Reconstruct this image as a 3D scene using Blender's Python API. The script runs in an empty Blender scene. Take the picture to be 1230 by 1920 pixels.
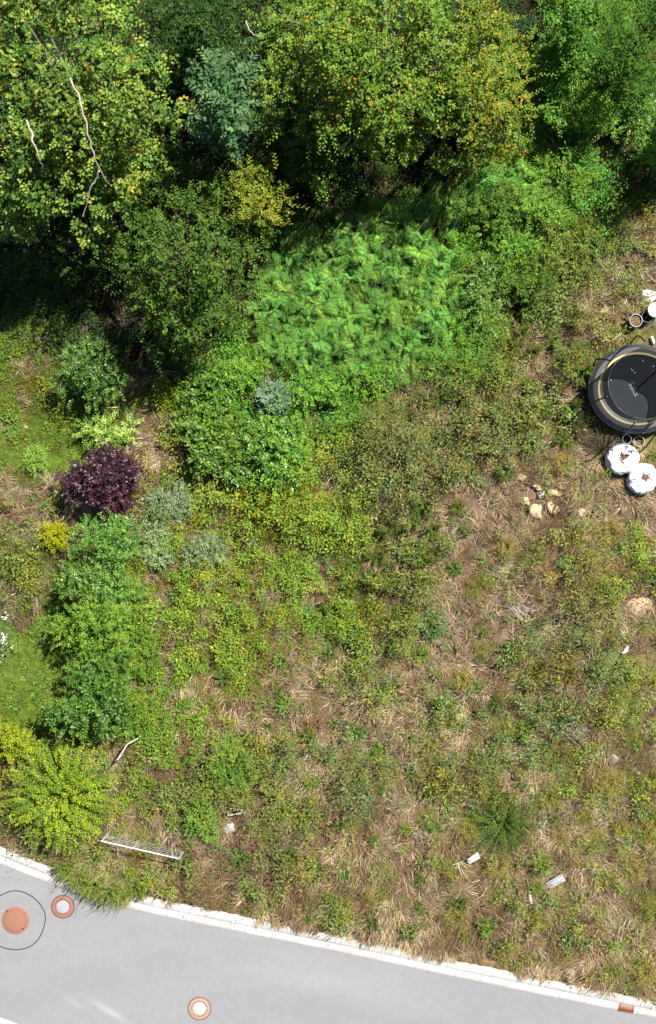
import bpy, math
import numpy as np
from mathutils import Vector, Matrix

# ------------------------------------------------------------------ camera, sky, sun, exposure
H = 42.0                    # drone height in metres
S = 50.0                    # photograph pixels per metre on the ground
NPX, NPY = 770.0, 950.0     # the point straight below the drone
scn = bpy.context.scene
col = scn.collection
cam_d = bpy.data.cameras.new('drone_camera')
cam = bpy.data.objects.new('drone_camera', cam_d); col.objects.link(cam)
camx, camy = (NPX - 615) / S, (960 - NPY) / S
cam.location = (camx, camy, H)
cam.rotation_euler = (0, 0, 0)
cam_d.sensor_fit = 'VERTICAL'; cam_d.sensor_height = 36; cam_d.sensor_width = 24
cam_d.lens = 36 * H / (1920 / S)
cam_d.shift_x = -camx / (1920 / S); cam_d.shift_y = -camy / (1920 / S)
cam_d.clip_start = 0.5; cam_d.clip_end = 600
scn.camera = cam

SUN_EL = math.radians(52)
LX, LY = -0.74, -0.67       # shadows fall this way
w = bpy.data.worlds.new('World'); scn.world = w; w.use_nodes = True
nt = w.node_tree; bg = nt.nodes['Background']
sky = nt.nodes.new('ShaderNodeTexSky'); sky.sky_type = 'NISHITA'; sky.sun_disc = False
sky.sun_elevation = SUN_EL; sky.sun_rotation = math.atan2(-LX, -LY)
nt.links.new(sky.outputs[0], bg.inputs[0]); bg.inputs[1].default_value = 0.05
sd = bpy.data.lights.new('sun', 'SUN'); sd.energy = 5.0; sd.angle = math.radians(0.5); sd.color = (1.0, 0.955, 0.88)
so = bpy.data.objects.new('sun', sd); col.objects.link(so)
so.location = (15, 15, 40)
so.rotation_euler = Vector((LX * math.cos(SUN_EL), LY * math.cos(SUN_EL), -math.sin(SUN_EL))).to_track_quat('-Z', 'Y').to_euler()
scn.view_settings.view_transform = 'Standard'; scn.view_settings.look = 'None'
scn.view_settings.gamma = 1; scn.view_settings.exposure = 1.22
scn.view_settings.use_curve_mapping = False

rng = np.random.default_rng(11)
PI = math.pi


def P(px, py, z=0.0):
    """ground coordinates of what stands z metres high and is seen at photograph pixel px, py"""
    f = (H - z) / H
    return (camx + (px - NPX) / S * f, camy + (NPY - py) / S * f)


# ------------------------------------------------------------------ noise
def _hash(ix, iy, seed):
    h = (ix.astype(np.int64) * 374761393 + iy.astype(np.int64) * 668265263 + seed * 974711) & 0x7fffffff
    h = ((h ^ (h >> 13)) * 1274126177) & 0x7fffffff
    return ((h ^ (h >> 16)) & 0xffff) / 65535.0


def vnoise(x, y, seed=0):
    x = np.asarray(x, float); y = np.asarray(y, float)
    ix = np.floor(x); iy = np.floor(y); fx = x - ix; fy = y - iy
    fx = fx * fx * (3 - 2 * fx); fy = fy * fy * (3 - 2 * fy)
    a = _hash(ix, iy, seed); b = _hash(ix + 1, iy, seed); c = _hash(ix, iy + 1, seed); d = _hash(ix + 1, iy + 1, seed)
    return (a * (1 - fx) + b * fx) * (1 - fy) + (c * (1 - fx) + d * fx) * fy


def fbm(x, y, seed=0, o=4):
    s = 0; a = 0.5; t = 0
    for k in range(o):
        s = s + a * vnoise(x * 2 ** k + 17.3 * k, y * 2 ** k - 9.1 * k, seed + k); t += a; a *= 0.5
    return s / t


# ------------------------------------------------------------------ tagging and mesh building
def tag(o, label=None, cat=None, group=None, kind=None):
    if label: o['label'] = label
    if cat: o['category'] = cat
    if group: o['group'] = group
    if kind: o['kind'] = kind
    return o


def empty(name, loc, label, cat, group=None, rz=0.0):
    o = bpy.data.objects.new(name, None); col.objects.link(o)
    o.location = loc; o.rotation_euler = (0, 0, rz); o.empty_display_size = 0.2
    return tag(o, label, cat, group)


def copy_thing(root, loc, rz, sc=1.0, label=None):
    r = root.copy(); col.objects.link(r); r.location = loc; r.rotation_euler = (0, 0, rz); r.scale = (sc, sc, sc)
    if label: r['label'] = label
    for ch in list(root.children):
        c = ch.copy(); col.objects.link(c); c.parent = r
        for g in list(ch.children):
            d = g.copy(); col.objects.link(d); d.parent = c
    return r


class MB:
    """gathers polygons with one colour per face"""
    def __init__(s):
        s.v = []; s.f = []; s.n = []; s.c = []; s.k = 0

    def add(s, v, f, c):
        """v (N,3), f (M,k) indices, c (M,3) or one colour"""
        v = np.asarray(v, np.float32).reshape(-1, 3); f = np.asarray(f, np.int32)
        c = np.asarray(c, np.float32)
        if c.ndim == 1: c = np.repeat(c[None, :], len(f), 0)
        s.v.append(v); s.f.append((f + s.k).ravel()); s.n.append(np.full(len(f), f.shape[1], np.int32)); s.c.append(c)
        s.k += len(v)

    def leaves(s, p, d, n, L, W, c, fold=0.25, droop=0.0):
        N = len(p)
        if N == 0: return
        d = d / (np.linalg.norm(d, axis=1, keepdims=True) + 1e-9)
        sd_ = np.cross(d, n); sd_ /= (np.linalg.norm(sd_, axis=1, keepdims=True) + 1e-9)
        up = np.cross(sd_, d)
        L = np.broadcast_to(np.asarray(L, float), (N,))[:, None]; W = np.broadcast_to(np.asarray(W, float), (N,))[:, None]
        m = p + d * L * 0.45
        v = np.empty((N, 4, 3), np.float32)
        v[:, 0] = p; v[:, 1] = m + sd_ * W * 0.5 + up * W * fold
        v[:, 2] = p + d * L - up * L * droop; v[:, 3] = m - sd_ * W * 0.5 + up * W * fold
        f = np.arange(N * 4, dtype=np.int32).reshape(N, 4)
        s.add(v.reshape(-1, 3), f, c)

    def blades(s, p, az, a1, a2, L, W, c, tw=None):
        N = len(p)
        if N == 0: return
        u = np.stack([np.cos(az), np.sin(az), np.zeros(N)], 1)
        t = az + PI / 2 if tw is None else tw
        v_ = np.stack([np.cos(t), np.sin(t), np.zeros(N)], 1)
        z = np.array([[0, 0, 1.0]]); L = L[:, None]; W = W[:, None]
        a1 = a1[:, None]; a2 = a2[:, None]
        mid = p + L * 0.55 * (u * np.sin(a1) + z * np.cos(a1))
        tip = mid + L * 0.45 * (u * np.sin(a2) + z * np.cos(a2))
        v = np.empty((N, 5, 3), np.float32)
        v[:, 0] = p - v_ * W * .4; v[:, 1] = p + v_ * W * .4; v[:, 2] = mid + v_ * W * .5; v[:, 3] = mid - v_ * W * .5; v[:, 4] = tip
        b = (np.arange(N, dtype=np.int32) * 5)[:, None]
        k0 = s.k
        s.add(v.reshape(-1, 3), b + np.array([[0, 1, 2, 3]]), c)
        f = (b + np.array([[3, 2, 4]]) + k0).ravel().astype(np.int32)
        s.f.append(f); s.n.append(np.full(N, 3, np.int32)); s.c.append(np.asarray(c, np.float32))

    def tube(s, pts, rad, c, sides=6, cap=True):
        pts = np.asarray(pts, float); n = len(pts)
        rad = np.broadcast_to(np.asarray(rad, float), (n,))
        tan = np.gradient(pts, axis=0); tan /= (np.linalg.norm(tan, axis=1, keepdims=True) + 1e-9)
        ref = np.array([0, 0, 1.0]) if abs(tan[:, 2]).mean() < 0.8 else np.array([1.0, 0, 0])
        a = np.cross(tan, ref); a /= (np.linalg.norm(a, axis=1, keepdims=True) + 1e-9); b = np.cross(tan, a)
        th = np.linspace(0, 2 * PI, sides, endpoint=False)
        ring = pts[:, None] + rad[:, None, None] * (np.cos(th)[None, :, None] * a[:, None] + np.sin(th)[None, :, None] * b[:, None])
        i = np.arange(n - 1)[:, None] * sides; j = np.arange(sides)[None]
        q = np.stack([i + j, i + (j + 1) % sides, i + sides + (j + 1) % sides, i + sides + j], -1).reshape(-1, 4)
        s.add(ring.reshape(-1, 3), q, c)
        if cap:
            for e in (0, n - 1):
                f = np.arange(sides)[None]
                s.add(ring[e], f if e else f[:, ::-1], c)

    def box(s, c0, size, c, rz=0.0, bev=0.0, rx=0.0):
        x, y, z = [q / 2 for q in size]; b = min(bev, x * .9, y * .9, z * .9)
        if b <= 0:
            V = np.array([[a * x, d * y, e * z] for a in (-1, 1) for d in (-1, 1) for e in (-1, 1)])
            F = [[0, 1, 3, 2], [4, 6, 7, 5], [0, 4, 5, 1], [2, 3, 7, 6], [0, 2, 6, 4], [1, 5, 7, 3]]
        else:
            V = np.array([[-x, -y, -z], [x, -y, -z], [x, y, -z], [-x, y, -z], [-x, -y, z - b], [x, -y, z - b], [x, y, z - b], [-x, y, z - b],
                          [-x + b, -y + b, z], [x - b, -y + b, z], [x - b, y - b, z], [-x + b, y - b, z]])
            F = [[3, 2, 1, 0]] + [[i, (i + 1) % 4, (i + 1) % 4 + 4, i + 4] for i in range(4)] + \
                [[i + 4, (i + 1) % 4 + 4, (i + 1) % 4 + 8, i + 8] for i in range(4)] + [[8, 9, 10, 11]]
        if rx: V = V @ np.array(Matrix.Rotation(rx, 3, 'X')).T
        V = V @ np.array(Matrix.Rotation(rz, 3, 'Z')).T + np.array(c0)
        s.add(V, F, c)

    def lathe(s, prof, c, ctr=(0, 0, 0), n=28, sx=1.0, sy=1.0, wob=None):
        """prof: list of (r, z)"""
        th = np.linspace(0, 2 * PI, n, endpoint=False); pr = np.array(prof, float)
        r = pr[:, 0][:, None] * np.ones(n)[None]; z = pr[:, 1][:, None] * np.ones(n)[None]
        if wob is not None: r, z = wob(r, z, th[None])
        V = np.stack([r * np.cos(th) * sx + ctr[0], r * np.sin(th) * sy + ctr[1], z + ctr[2]], -1)
        i = np.arange(len(pr) - 1)[:, None] * n; j = np.arange(n)[None]
        q = np.stack([i + j, i + (j + 1) % n, i + n + (j + 1) % n, i + n + j], -1).reshape(-1, 4)
        s.add(V.reshape(-1, 3), q, c)

    def build(s, name, mat, parent=None, smooth=False, vcol=None):
        me = bpy.data.meshes.new(name)
        v = np.concatenate(s.v); f = np.concatenate(s.f); n = np.concatenate(s.n); c = np.concatenate(s.c)
        me.vertices.add(len(v)); me.vertices.foreach_set('co', v.ravel().astype(np.float32))
        me.loops.add(len(f)); me.loops.foreach_set('vertex_index', f.astype(np.int32))
        me.polygons.add(len(n)); st = np.concatenate([[0], np.cumsum(n)[:-1]]).astype(np.int32)
        me.polygons.foreach_set('loop_start', st)
        try: me.polygons.foreach_set('loop_total', n.astype(np.int32))
        except Exception: pass
        if smooth: me.polygons.foreach_set('use_smooth', np.ones(len(n), bool))
        if vcol is not None: c = np.asarray(vcol, np.float32)
        at = me.attributes.new('tint', 'FLOAT_COLOR', 'FACE' if vcol is None else 'POINT')
        at.data.foreach_set('color', np.concatenate([c, np.ones((len(c), 1))], 1).astype(np.float32).ravel())
        me.update(calc_edges=True)
        me.materials.append(mat)
        o = bpy.data.objects.new(name, me); col.objects.link(o)
        if parent: o.parent = parent
        return o


# ------------------------------------------------------------------ materials
def base_mat(name):
    m = bpy.data.materials.new(name); m.use_nodes = True
    nt = m.node_tree; b = nt.nodes['Principled BSDF']
    return m, nt, b


def nd(nt, t, **kw):
    n = nt.nodes.new(t)
    for k, v in kw.items():
        if k.startswith('_'): setattr(n, k[1:], v)
        else: n.inputs[k].default_value = v
    return n


def leaf_mat(name, rough=0.45, trans=0.25, spec=0.5, rnd=0.25):
    m, nt, b = base_mat(name)
    at = nd(nt, 'ShaderNodeAttribute', _attribute_name='tint')
    oi = nd(nt, 'ShaderNodeObjectInfo')
    mr = nd(nt, 'ShaderNodeMapRange', **{'To Min': 1 - rnd, 'To Max': 1 + rnd}); nt.links.new(oi.outputs['Random'], mr.inputs[0])
    sc = nd(nt, 'ShaderNodeVectorMath', _operation='SCALE')
    nt.links.new(at.outputs['Color'], sc.inputs[0]); nt.links.new(mr.outputs[0], sc.inputs['Scale'])
    nt.links.new(sc.outputs[0], b.inputs['Base Color'])
    b.inputs['Roughness'].default_value = rough; b.inputs['Specular IOR Level'].default_value = spec
    tr = nd(nt, 'ShaderNodeBsdfTranslucent')
    s2 = nd(nt, 'ShaderNodeMixRGB', _blend_type='MULTIPLY', Fac=1.0); s2.inputs[2].default_value = (1.5, 1.7, 0.4, 1)
    nt.links.new(sc.outputs[0], s2.inputs[1]); nt.links.new(s2.outputs[0], tr.inputs[0])
    mx = nd(nt, 'ShaderNodeMixShader', Fac=trans)
    nt.links.new(b.outputs[0], mx.inputs[1]); nt.links.new(tr.outputs[0], mx.inputs[2])
    nt.links.new(mx.outputs[0], nt.nodes['Material Output'].inputs[0])
    return m


def tint_mat(name, rough=0.8, metal=0.0, spec=0.3, noise=0.25, nscale=12.0, bump=0.0, rnd=0.0):
    m, nt, b = base_mat(name)
    at = nd(nt, 'ShaderNodeAttribute', _attribute_name='tint')
    tc = nd(nt, 'ShaderNodeTexCoord')
    no = nd(nt, 'ShaderNodeTexNoise', Scale=nscale, Detail=6.0, Roughness=0.65)
    nt.links.new(tc.outputs['Object'], no.inputs['Vector'])
    mr = nd(nt, 'ShaderNodeMapRange', **{'From Min': 0.3, 'From Max': 0.7, 'To Min': 1 - noise, 'To Max': 1 + noise})
    nt.links.new(no.outputs[0], mr.inputs[0])
    sc = nd(nt, 'ShaderNodeVectorMath', _operation='SCALE')
    nt.links.new(at.outputs['Color'], sc.inputs[0]); nt.links.new(mr.outputs[0], sc.inputs['Scale'])
    nt.links.new(sc.outputs[0], b.inputs['Base Color'])
    b.inputs['Roughness'].default_value = rough; b.inputs['Metallic'].default_value = metal
    b.inputs['Specular IOR Level'].default_value = spec
    if bump:
        bp = nd(nt, 'ShaderNodeBump', Strength=bump, Distance=0.02)
        nt.links.new(no.outputs[0], bp.inputs['Height']); nt.links.new(bp.outputs[0], b.inputs['Normal'])
    return m


LEAF = leaf_mat('leaf_green', rough=.5, spec=.14, trans=.14)
GLOSS = leaf_mat('leaf_glossy', rough=0.42, trans=0.12, spec=0.3)
DULL = leaf_mat('leaf_dull', rough=0.65, trans=0.12, spec=0.02)
GRASS = leaf_mat('grass_blade', rough=0.6, trans=0.15, spec=0.04, rnd=0.1)
BARK = tint_mat('bark', rough=0.9, noise=0.4, nscale=8, bump=0.6)
SOIL = tint_mat('soil', rough=0.95, noise=0.45, nscale=5, bump=0.8, spec=0.0)
ASPH = tint_mat('asphalt', rough=0.85, noise=0.05, nscale=3.0, spec=0.25)
CONC = tint_mat('concrete', rough=0.85, noise=0.12, nscale=6, bump=0.2)
RUST = tint_mat('rusty_iron', rough=0.7, noise=0.16, nscale=14, bump=0.25)
ZINC = tint_mat('galvanised_steel', rough=0.4, metal=0.5, noise=0.08, spec=0.5)
PLAST = tint_mat('plastic', rough=0.42, noise=0.05, spec=0.5)
CLOTH = tint_mat('woven_sack', rough=0.75, noise=0.03, nscale=25, bump=0.3)
STONE = tint_mat('limestone', rough=0.9, noise=0.15, nscale=9, bump=0.6)
WOOD = tint_mat('weathered_wood', rough=0.85, noise=0.35, nscale=20, bump=0.5)
# fine aggregate in the asphalt
_nt = ASPH.node_tree; _b = _nt.nodes['Principled BSDF']; _tc = _nt.nodes['Texture Coordinate']
_n3 = nd(_nt, 'ShaderNodeTexNoise', Scale=14.0, Detail=9.0, Roughness=.8); _nt.links.new(_tc.outputs['Object'], _n3.inputs['Vector'])
_m3 = nd(_nt, 'ShaderNodeMapRange', **{'From Min': .3, 'From Max': .7, 'To Min': .90, 'To Max': 1.08}); _nt.links.new(_n3.outputs[0], _m3.inputs[0])
_v3 = nd(_nt, 'ShaderNodeVectorMath', _operation='SCALE'); _src = _b.inputs['Base Color'].links[0].from_socket
_nt.links.new(_src, _v3.inputs[0]); _nt.links.new(_m3.outputs[0], _v3.inputs['Scale']); _nt.links.new(_v3.outputs[0], _b.inputs['Base Color'])
_n2 = nd(_nt, 'ShaderNodeTexNoise', Scale=60.0, Detail=3.0); _nt.links.new(_tc.outputs['Object'], _n2.inputs['Vector'])
_bp = nd(_nt, 'ShaderNodeBump', Strength=0.35, Distance=0.01); _nt.links.new(_n2.outputs[0], _bp.inputs['Height']); _nt.links.new(_bp.outputs[0], _b.inputs['Normal'])


def net_mat():
    m, nt, b = base_mat('black_netting')
    b.inputs['Base Color'].default_value = (0.02, 0.02, 0.023, 1); b.inputs['Roughness'].default_value = 0.6
    t = nd(nt, 'ShaderNodeBsdfTransparent'); mx = nd(nt, 'ShaderNodeMixShader', Fac=0.30)
    nt.links.new(b.outputs[0], mx.inputs[1]); nt.links.new(t.outputs[0], mx.inputs[2])
    nt.links.new(mx.outputs[0], nt.nodes['Material Output'].inputs[0])
    return m


NET = net_mat()

# ------------------------------------------------------------------ road line and terrain
edge_px = [(-1500, 1100), (-600, 1388), (-100, 1579), (0, 1620), (110, 1665), (245, 1706), (420, 1742), (600, 1778), (900, 1842), (1230, 1909), (1700, 2005), (3000, 2270)]
ex = np.array([(x - 615) / S for x, y in edge_px]); ey = np.array([(960 - y) / S for x, y in edge_px])
xs = np.arange(-42, 48, 0.125)
yr = np.interp(xs, ex, ey)
for _ in range(3): yr = np.convolve(np.pad(yr, 6, 'edge'), np.ones(13) / 13, 'valid')
tx = np.gradient(xs); ty = np.gradient(yr); tl = np.hypot(tx, ty); nx_, ny_ = -ty / tl, tx / tl
KW = 0.60; RW = 5.35


def off(d):
    return np.stack([xs + nx_ * d, yr + ny_ * d], 1)


_kb = off(KW); _rl = off(-RW); _rlb = off(-RW - KW)


def s_kerb(x, y):       # distance above the back of the kerb (into the meadow)
    return (y - np.interp(x, _kb[:, 0], _kb[:, 1])) * 0.97


def s_low(x, y):        # distance below the far kerb
    return (np.interp(x, _rlb[:, 0], _rlb[:, 1]) - y) * 0.97


def th(x, y):
    x = np.asarray(x, float); y = np.asarray(y, float)
    s = s_kerb(x, y); s2 = s_low(x, y)
    ramp = np.clip(s / 2.5, 0, 1); ramp = ramp * ramp * (3 - 2 * ramp)
    h = 0.035 + ramp * (0.12 + 0.45 * (fbm(x * .22, y * .22, 5, 3) - .4) + 0.14 * (fbm(x * 1.3, y * 1.3, 9, 3) - .5))
    h = np.where(s < 0.02, -0.12, h)
    h = np.where(s2 > 0.02, 0.05, h)
    return h


# ------------------------------------------------------------------ what grows where (one letter per two-metre cell)
ROWS = ['ssssssssssnn',
        'sssssssssnnn',
        'sssssssssnnw',
        'ssssssssffnw',
        'sssssfffnnnd',
        'sssssfffnnmd',
        'qsswnfffnmmo',
        'qqonnnnbbbmo',
        'llodngbbbmdo',
        'dmoggggbrrdd',
        'mqggggobrdmg',
        'llgggggmrdbd',
        'llgggomdrmbx',
        'llggomddddmx',
        'mmodbmbdbdxx',
        'mmoddbddhdxx',
        '.mgmddddddxx',
        '.....dmddddx',
        '..........dd']
#        dry grn plants hp  leaf colour          ground colour, darkened as shade under dense growth
CLS = {'x': (1.4, 1.2, .12, .50, .15, .20, .03, .12, .10, .045),
       'r': (1.2, .06, .10, .30, .11, .15, .04, .15, .105, .072),
       's': (.03, .10, .45, .35, .035, .08, .018, .015, .013, .008),  # forest floor, leaf and ground colours darkened for tree shade
       'w': (.15, .70, .30, .15, .06, .12, .015, .03, .035, .01),  # grass in shadow, the shade put into its leaf and ground colours
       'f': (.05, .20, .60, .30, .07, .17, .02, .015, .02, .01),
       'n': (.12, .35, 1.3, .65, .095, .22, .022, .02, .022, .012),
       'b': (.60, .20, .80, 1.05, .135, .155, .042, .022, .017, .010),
       'm': (1.15, .18, .46, .78, .145, .18, .040, .042, .030, .019),
       'd': (1.6, .08, .15, .55, .145, .18, .040, .11, .078, .048),
       'o': (1.1, .55, .16, .32, .15, .19, .026, .12, .10, .04),
       'g': (.55, .50, 1.0, .55, .155, .235, .026, .04, .035, .016),
       'h': (.95, 1.0, .18, .36, .12, .18, .026, .09, .08, .03),
       'l': (.06, 1.3, .16, .05, .105, .17, .022, .07, .105, .015),
       'q': (.15, 1.2, .55, .14, .11, .175, .022, .05, .07, .015),
       '.': (.60, .40, .40, .20, .12, .16, .02, .17, .13, .06)}
GRID = np.array([[CLS[ch] for ch in r] for r in ROWS])


def region(x, y):
    """interpolated growth parameters at world x, y"""
    px = x * S + 615; py = 960 - y * S
    px = px + 90 * (fbm(x * .5, y * .5, 31, 3) - .5); py = py + 90 * (fbm(x * .5, y * .5, 41, 3) - .5)
    gx = np.clip(px / 102.5 - .5, 0, 10.999); gy = np.clip(py / 101.05 - .5, 0, 17.999)
    ix = gx.astype(int); iy = gy.astype(int); fx = (gx - ix)[:, None]; fy = (gy - iy)[:, None]
    fx = fx * fx * (3 - 2 * fx); fy = fy * fy * (3 - 2 * fy)
    return (GRID[iy, ix] * (1 - fx) + GRID[iy, ix + 1] * fx) * (1 - fy) + (GRID[iy + 1, ix] * (1 - fx) + GRID[iy + 1, ix + 1] * fx) * fy


# bare spots and objects keep tall growth away: (px, py, radius px, keep fraction)
CLEAR = [(1195, 735, 84, .01), (1166, 861, 34, .05), (1203, 898, 34, .05), (1190, 605, 24, .2), (1215, 590, 34, .1), (1217, 556, 18, .1),
         (1184, 828, 26, .15), (971, 898, 17, .1), (1004, 961, 19, .1), (968, 1145, 36, .25), (1078, 1370, 28, .3), (598, 1100, 16, .5), (1033, 1082, 22, .3), (1190, 1135, 26, .25), (1035, 1080, 14, .3), (437, 1523, 26, .05),
         (1038, 1650, 26, .2), (993, 1675, 14, .2), (887, 1606, 18, .2), (1037, 950, 30, .3), (1010, 925, 16, .3), (1150, 1425, 16, .2), (438, 1640, 24, .3),
         (850, 1200, 34, .45), (440, 1560, 20, .3), (405, 1395, 20, .3), (780, 1300, 34, .5), (720, 1370, 30, .5), (925, 940, 40, .6), (1090, 650, 30, .8),
         (270, 1597, 70, .5), (1195, 1452, 12, .2), (610, 1100, 26, .5)]


def clear_fac(x, y):
    px = x * S + 615; py = 960 - y * S; k = np.ones(len(x))
    for cx, cy, r, f in CLEAR:
        d = np.hypot(px - cx, py - cy) / (r * 1.25)
        k = np.minimum(k, f + (1 - f) * np.clip((d - .8) / .4, 0, 1))
    return k


X0, X1, Y0, Y1 = -14.3, 14.3, -19.8, 20.5


def scatter(density):
    n = int((X1 - X0) * (Y1 - Y0) * density)
    return rng.uniform(X0, X1, n), rng.uniform(Y0, Y1, n)


# ------------------------------------------------------------------ ground, road, kerb
def grid_axis(a, b, st, far):
    m = np.arange(a, b + 1e-6, st); o1 = []; q = a; d = st
    while q > -far: d *= 1.35; q -= d; o1.append(q)
    o2 = []; q = b; d = st
    while q < far: d *= 1.35; q += d; o2.append(q)
    return np.array(o1[::-1] + list(m) + o2)


gx = grid_axis(-17, 17, .14, 220); gy = grid_axis(-23, 23, .14, 220)
GX, GY = np.meshgrid(gx, gy); fxx, fyy = GX.ravel(), GY.ravel()
gz = th(fxx, fyy)
gm = MB(); nxg = len(gx)
i = np.arange(len(gy) - 1)[:, None] * nxg; j = np.arange(nxg - 1)[None]
q = np.stack([i + j, i + j + 1, i + nxg + j + 1, i + nxg + j], -1).reshape(-1, 4)
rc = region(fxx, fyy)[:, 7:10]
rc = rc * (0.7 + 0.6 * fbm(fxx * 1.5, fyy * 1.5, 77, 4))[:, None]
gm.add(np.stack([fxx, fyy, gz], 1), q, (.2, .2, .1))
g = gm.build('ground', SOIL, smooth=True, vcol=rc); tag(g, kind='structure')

# asphalt, a sheet of fine strips
ts = np.linspace(0, -RW, 60)
sel = (xs > -41) & (xs < 47)
RX = np.stack([off(t)[sel] for t in ts], 0)      # (60, n, 2)
n_ = RX.shape[1]
rv = np.concatenate([RX.reshape(-1, 2), np.full((60 * n_, 1), 0.0)], 1)
i = np.arange(59)[:, None] * n_; j = np.arange(n_ - 1)[None]
q = np.stack([i + j, i + n_ + j, i + n_ + j + 1, i + j + 1], -1).reshape(-1, 4)
qx = rv[:, 0]; qy = rv[:, 1]; qpx = qx * S + 615; qpy = 960 - qy * S
base = 0.192 + 0.015 * (fbm(qx * .35, qy * 1.2, 3, 3) - .5) * 2


def streak(cx, cy, a, lx, ly, amp):
    c, s_ = math.cos(a), math.sin(a); u = (qpx - cx) * c + (qpy - cy) * s_; v = -(qpx - cx) * s_ + (qpy - cy) * c
    return amp * np.exp(-(u / lx) ** 2 - (v / ly) ** 2)


base = base + streak(205, 1896, .55, 34, 6, .07) + streak(140, 1880, .5, 22, 6, .035) + streak(620, 1845, .2, 190, 26, .018) + streak(590, 1800, .2, 90, 12, .01)
rcol = np.stack([base * .99, base * .985, base * 1.02], 1)
rm = MB(); rm.add(rv, q, (.2, .2, .2)); road = rm.build('road', ASPH, smooth=True, vcol=rcol); tag(road, kind='structure')

# kerb: a flat gutter strip and a row of low kerb stones behind it, both sides of the road
def kerb(sign, base_off):
    k = MB()
    seg = np.hypot(np.diff(xs), np.diff(yr)); L = np.concatenate([[0], np.cumsum(seg)])
    def pt(l, d):
        x = np.interp(l, L, xs); y = np.interp(l, L, yr); a = np.interp(l, L, nx_); b = np.interp(l, L, ny_)
        return np.array([x + a * d, y + b * d])
    def block(l0, l1, d0, d1, z0, z1, c):
        m = 4; ls = np.linspace(l0, l1, m); V = []; b = .012
        for l in ls:
            for d, z in ((d0, -.1), (d0, z0 - b), (d0 + b * np.sign(d1 - d0), z0), (d1, z1), (d1, -.1)): 
                p_ = pt(l, d); V.append((p_[0], p_[1], z))
        F = []
        for a in range(m - 1):
            for e in range(4): F.append([a * 5 + e, a * 5 + e + 1, a * 5 + 5 + e + 1, a * 5 + 5 + e])
        k.add(V, F, c)
        for a in (0, m - 1): k.add(V[a * 5:a * 5 + 5], [[0, 1, 2, 3, 4]], c)
    l = 0
    while l < L[-1] - 1:
        c = np.array([.37, .355, .335]) * rng.uniform(.88, 1.05)
        block(l + .004, l + .996, base_off, base_off + sign * .295, .012, .03, c)
        c = np.array([.38, .37, .355]) * rng.uniform(.85, 1.08)
        ll = l + .37
        block(ll + .005, ll + .995, base_off + sign * .306, base_off + sign * KW, .055, .075, c)
        l += 1.0
    return k


kk = kerb(1, 0.0).build('kerb', CONC); tag(kk, kind='structure')
kk = kerb(-1, -RW).build('kerb', CONC); tag(kk, kind='structure')

# ------------------------------------------------------------------ meadow: grass and ground cover that nobody could count
def R_(a, k): return np.repeat(a, k, 0)


def jitter(c, n, a=.18, h=.12):
    c = np.asarray(c, float)
    if c.ndim == 1: c = np.repeat(c[None], n, 0)
    v = rng.uniform(1 - a, 1 + a, (n, 1)); hue = rng.normal(0, h, (n, 1))
    return np.clip(c * v * np.concatenate([1 + hue, np.ones((n, 1)), 1 - hue], 1), .002, 1)


def grass_stuff(name, label, dens, kind_idx, blades_n, Lr, Wr, colours, lean, seed, patch, scale_short=True):
    x, y = scatter(dens)
    r = region(x, y); sk = s_kerb(x, y)
    pn = fbm(x * .9, y * .9, seed, 4)
    p = r[:, kind_idx] * np.clip((pn - patch) * 9 + .5, .04, 1.4) * np.clip(clear_fac(x, y) * 1.1, 0, 1)
    px = x * S + 615
    edge = np.where((px > 135) & (px < 250), -.30, .03 + .12 * (vnoise(x * 2.3, y * 2.3, 8) - .5))
    ok = (rng.uniform(0, 1, len(x)) < p) & (sk > edge)
    x, y, r = x[ok], y[ok], r[ok]; n = len(x)
    cen = np.repeat(np.stack([x, y], 1), blades_n, 0); N = len(cen)
    flow = (fbm(x * .45, y * .45, seed + 3, 3) * 4 * PI) ; flow = np.repeat(flow, blades_n)
    az = np.where(rng.uniform(0, 1, N) < lean[2], flow + rng.normal(0, .45, N), rng.uniform(0, 2 * PI, N))
    bx = cen[:, 0] + rng.normal(0, .045, N); by = cen[:, 1] + rng.normal(0, .045, N)
    short = np.repeat(np.clip(r[:, 3] * 5, .22, 1.15) if scale_short else np.ones(n), blades_n)
    short *= np.repeat(np.where(s_kerb(x, y) < .35, .65, 1.0), blades_n)
    L = rng.uniform(*Lr, N) * short; W = rng.uniform(*Wr, N)
    a1 = rng.normal(lean[0], .2, N); a2 = a1 + np.abs(rng.normal(lean[1], .25, N)); a1 = np.clip(a1, .02, 1.5); a2 = np.clip(a2, .1, 1.75)
    z0 = th(cen[:, 0], cen[:, 1])
    pm = fbm(x * .7 + 5, y * .7, seed + 9, 4); pm = np.clip((pm - .35) * 3.3, 0, .999)
    c0 = np.array(colours); pick = np.clip((pm + rng.normal(0, .2, n)) * len(c0), 0, len(c0) - 1).astype(int)
    C = jitter(R_(jitter(c0[pick], n, .25, .06), blades_n), N, .16, .04)
    m = MB(); m.blades(np.stack([bx, by, z0 - .01], 1), az, a1, a2, L, W, C)
    o = m.build(name, GRASS); return tag(o, label, 'grass', kind='stuff')


straw = [(.15, .10, .055), (.25, .18, .10), (.38, .285, .18), (.29, .215, .12), (.52, .42, .28), (.19, .13, .08)]
grass_stuff('dry_grass', 'matted straw-coloured dry grass all over the meadow', 66, 0, 11, (.22, .62), (.010, .021), straw, (.95, .45, .8), 51, .45)
greens = [(.14, .20, .022), (.10, .165, .02), (.17, .22, .03), (.22, .24, .06), (.11, .19, .02)]
grass_stuff('green_grass', 'fresh green grass growing through the dry meadow and on the lawns', 50, 1, 8, (.14, .36), (.008, .016), greens, (.5, .6, .3), 61, .45)


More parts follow.
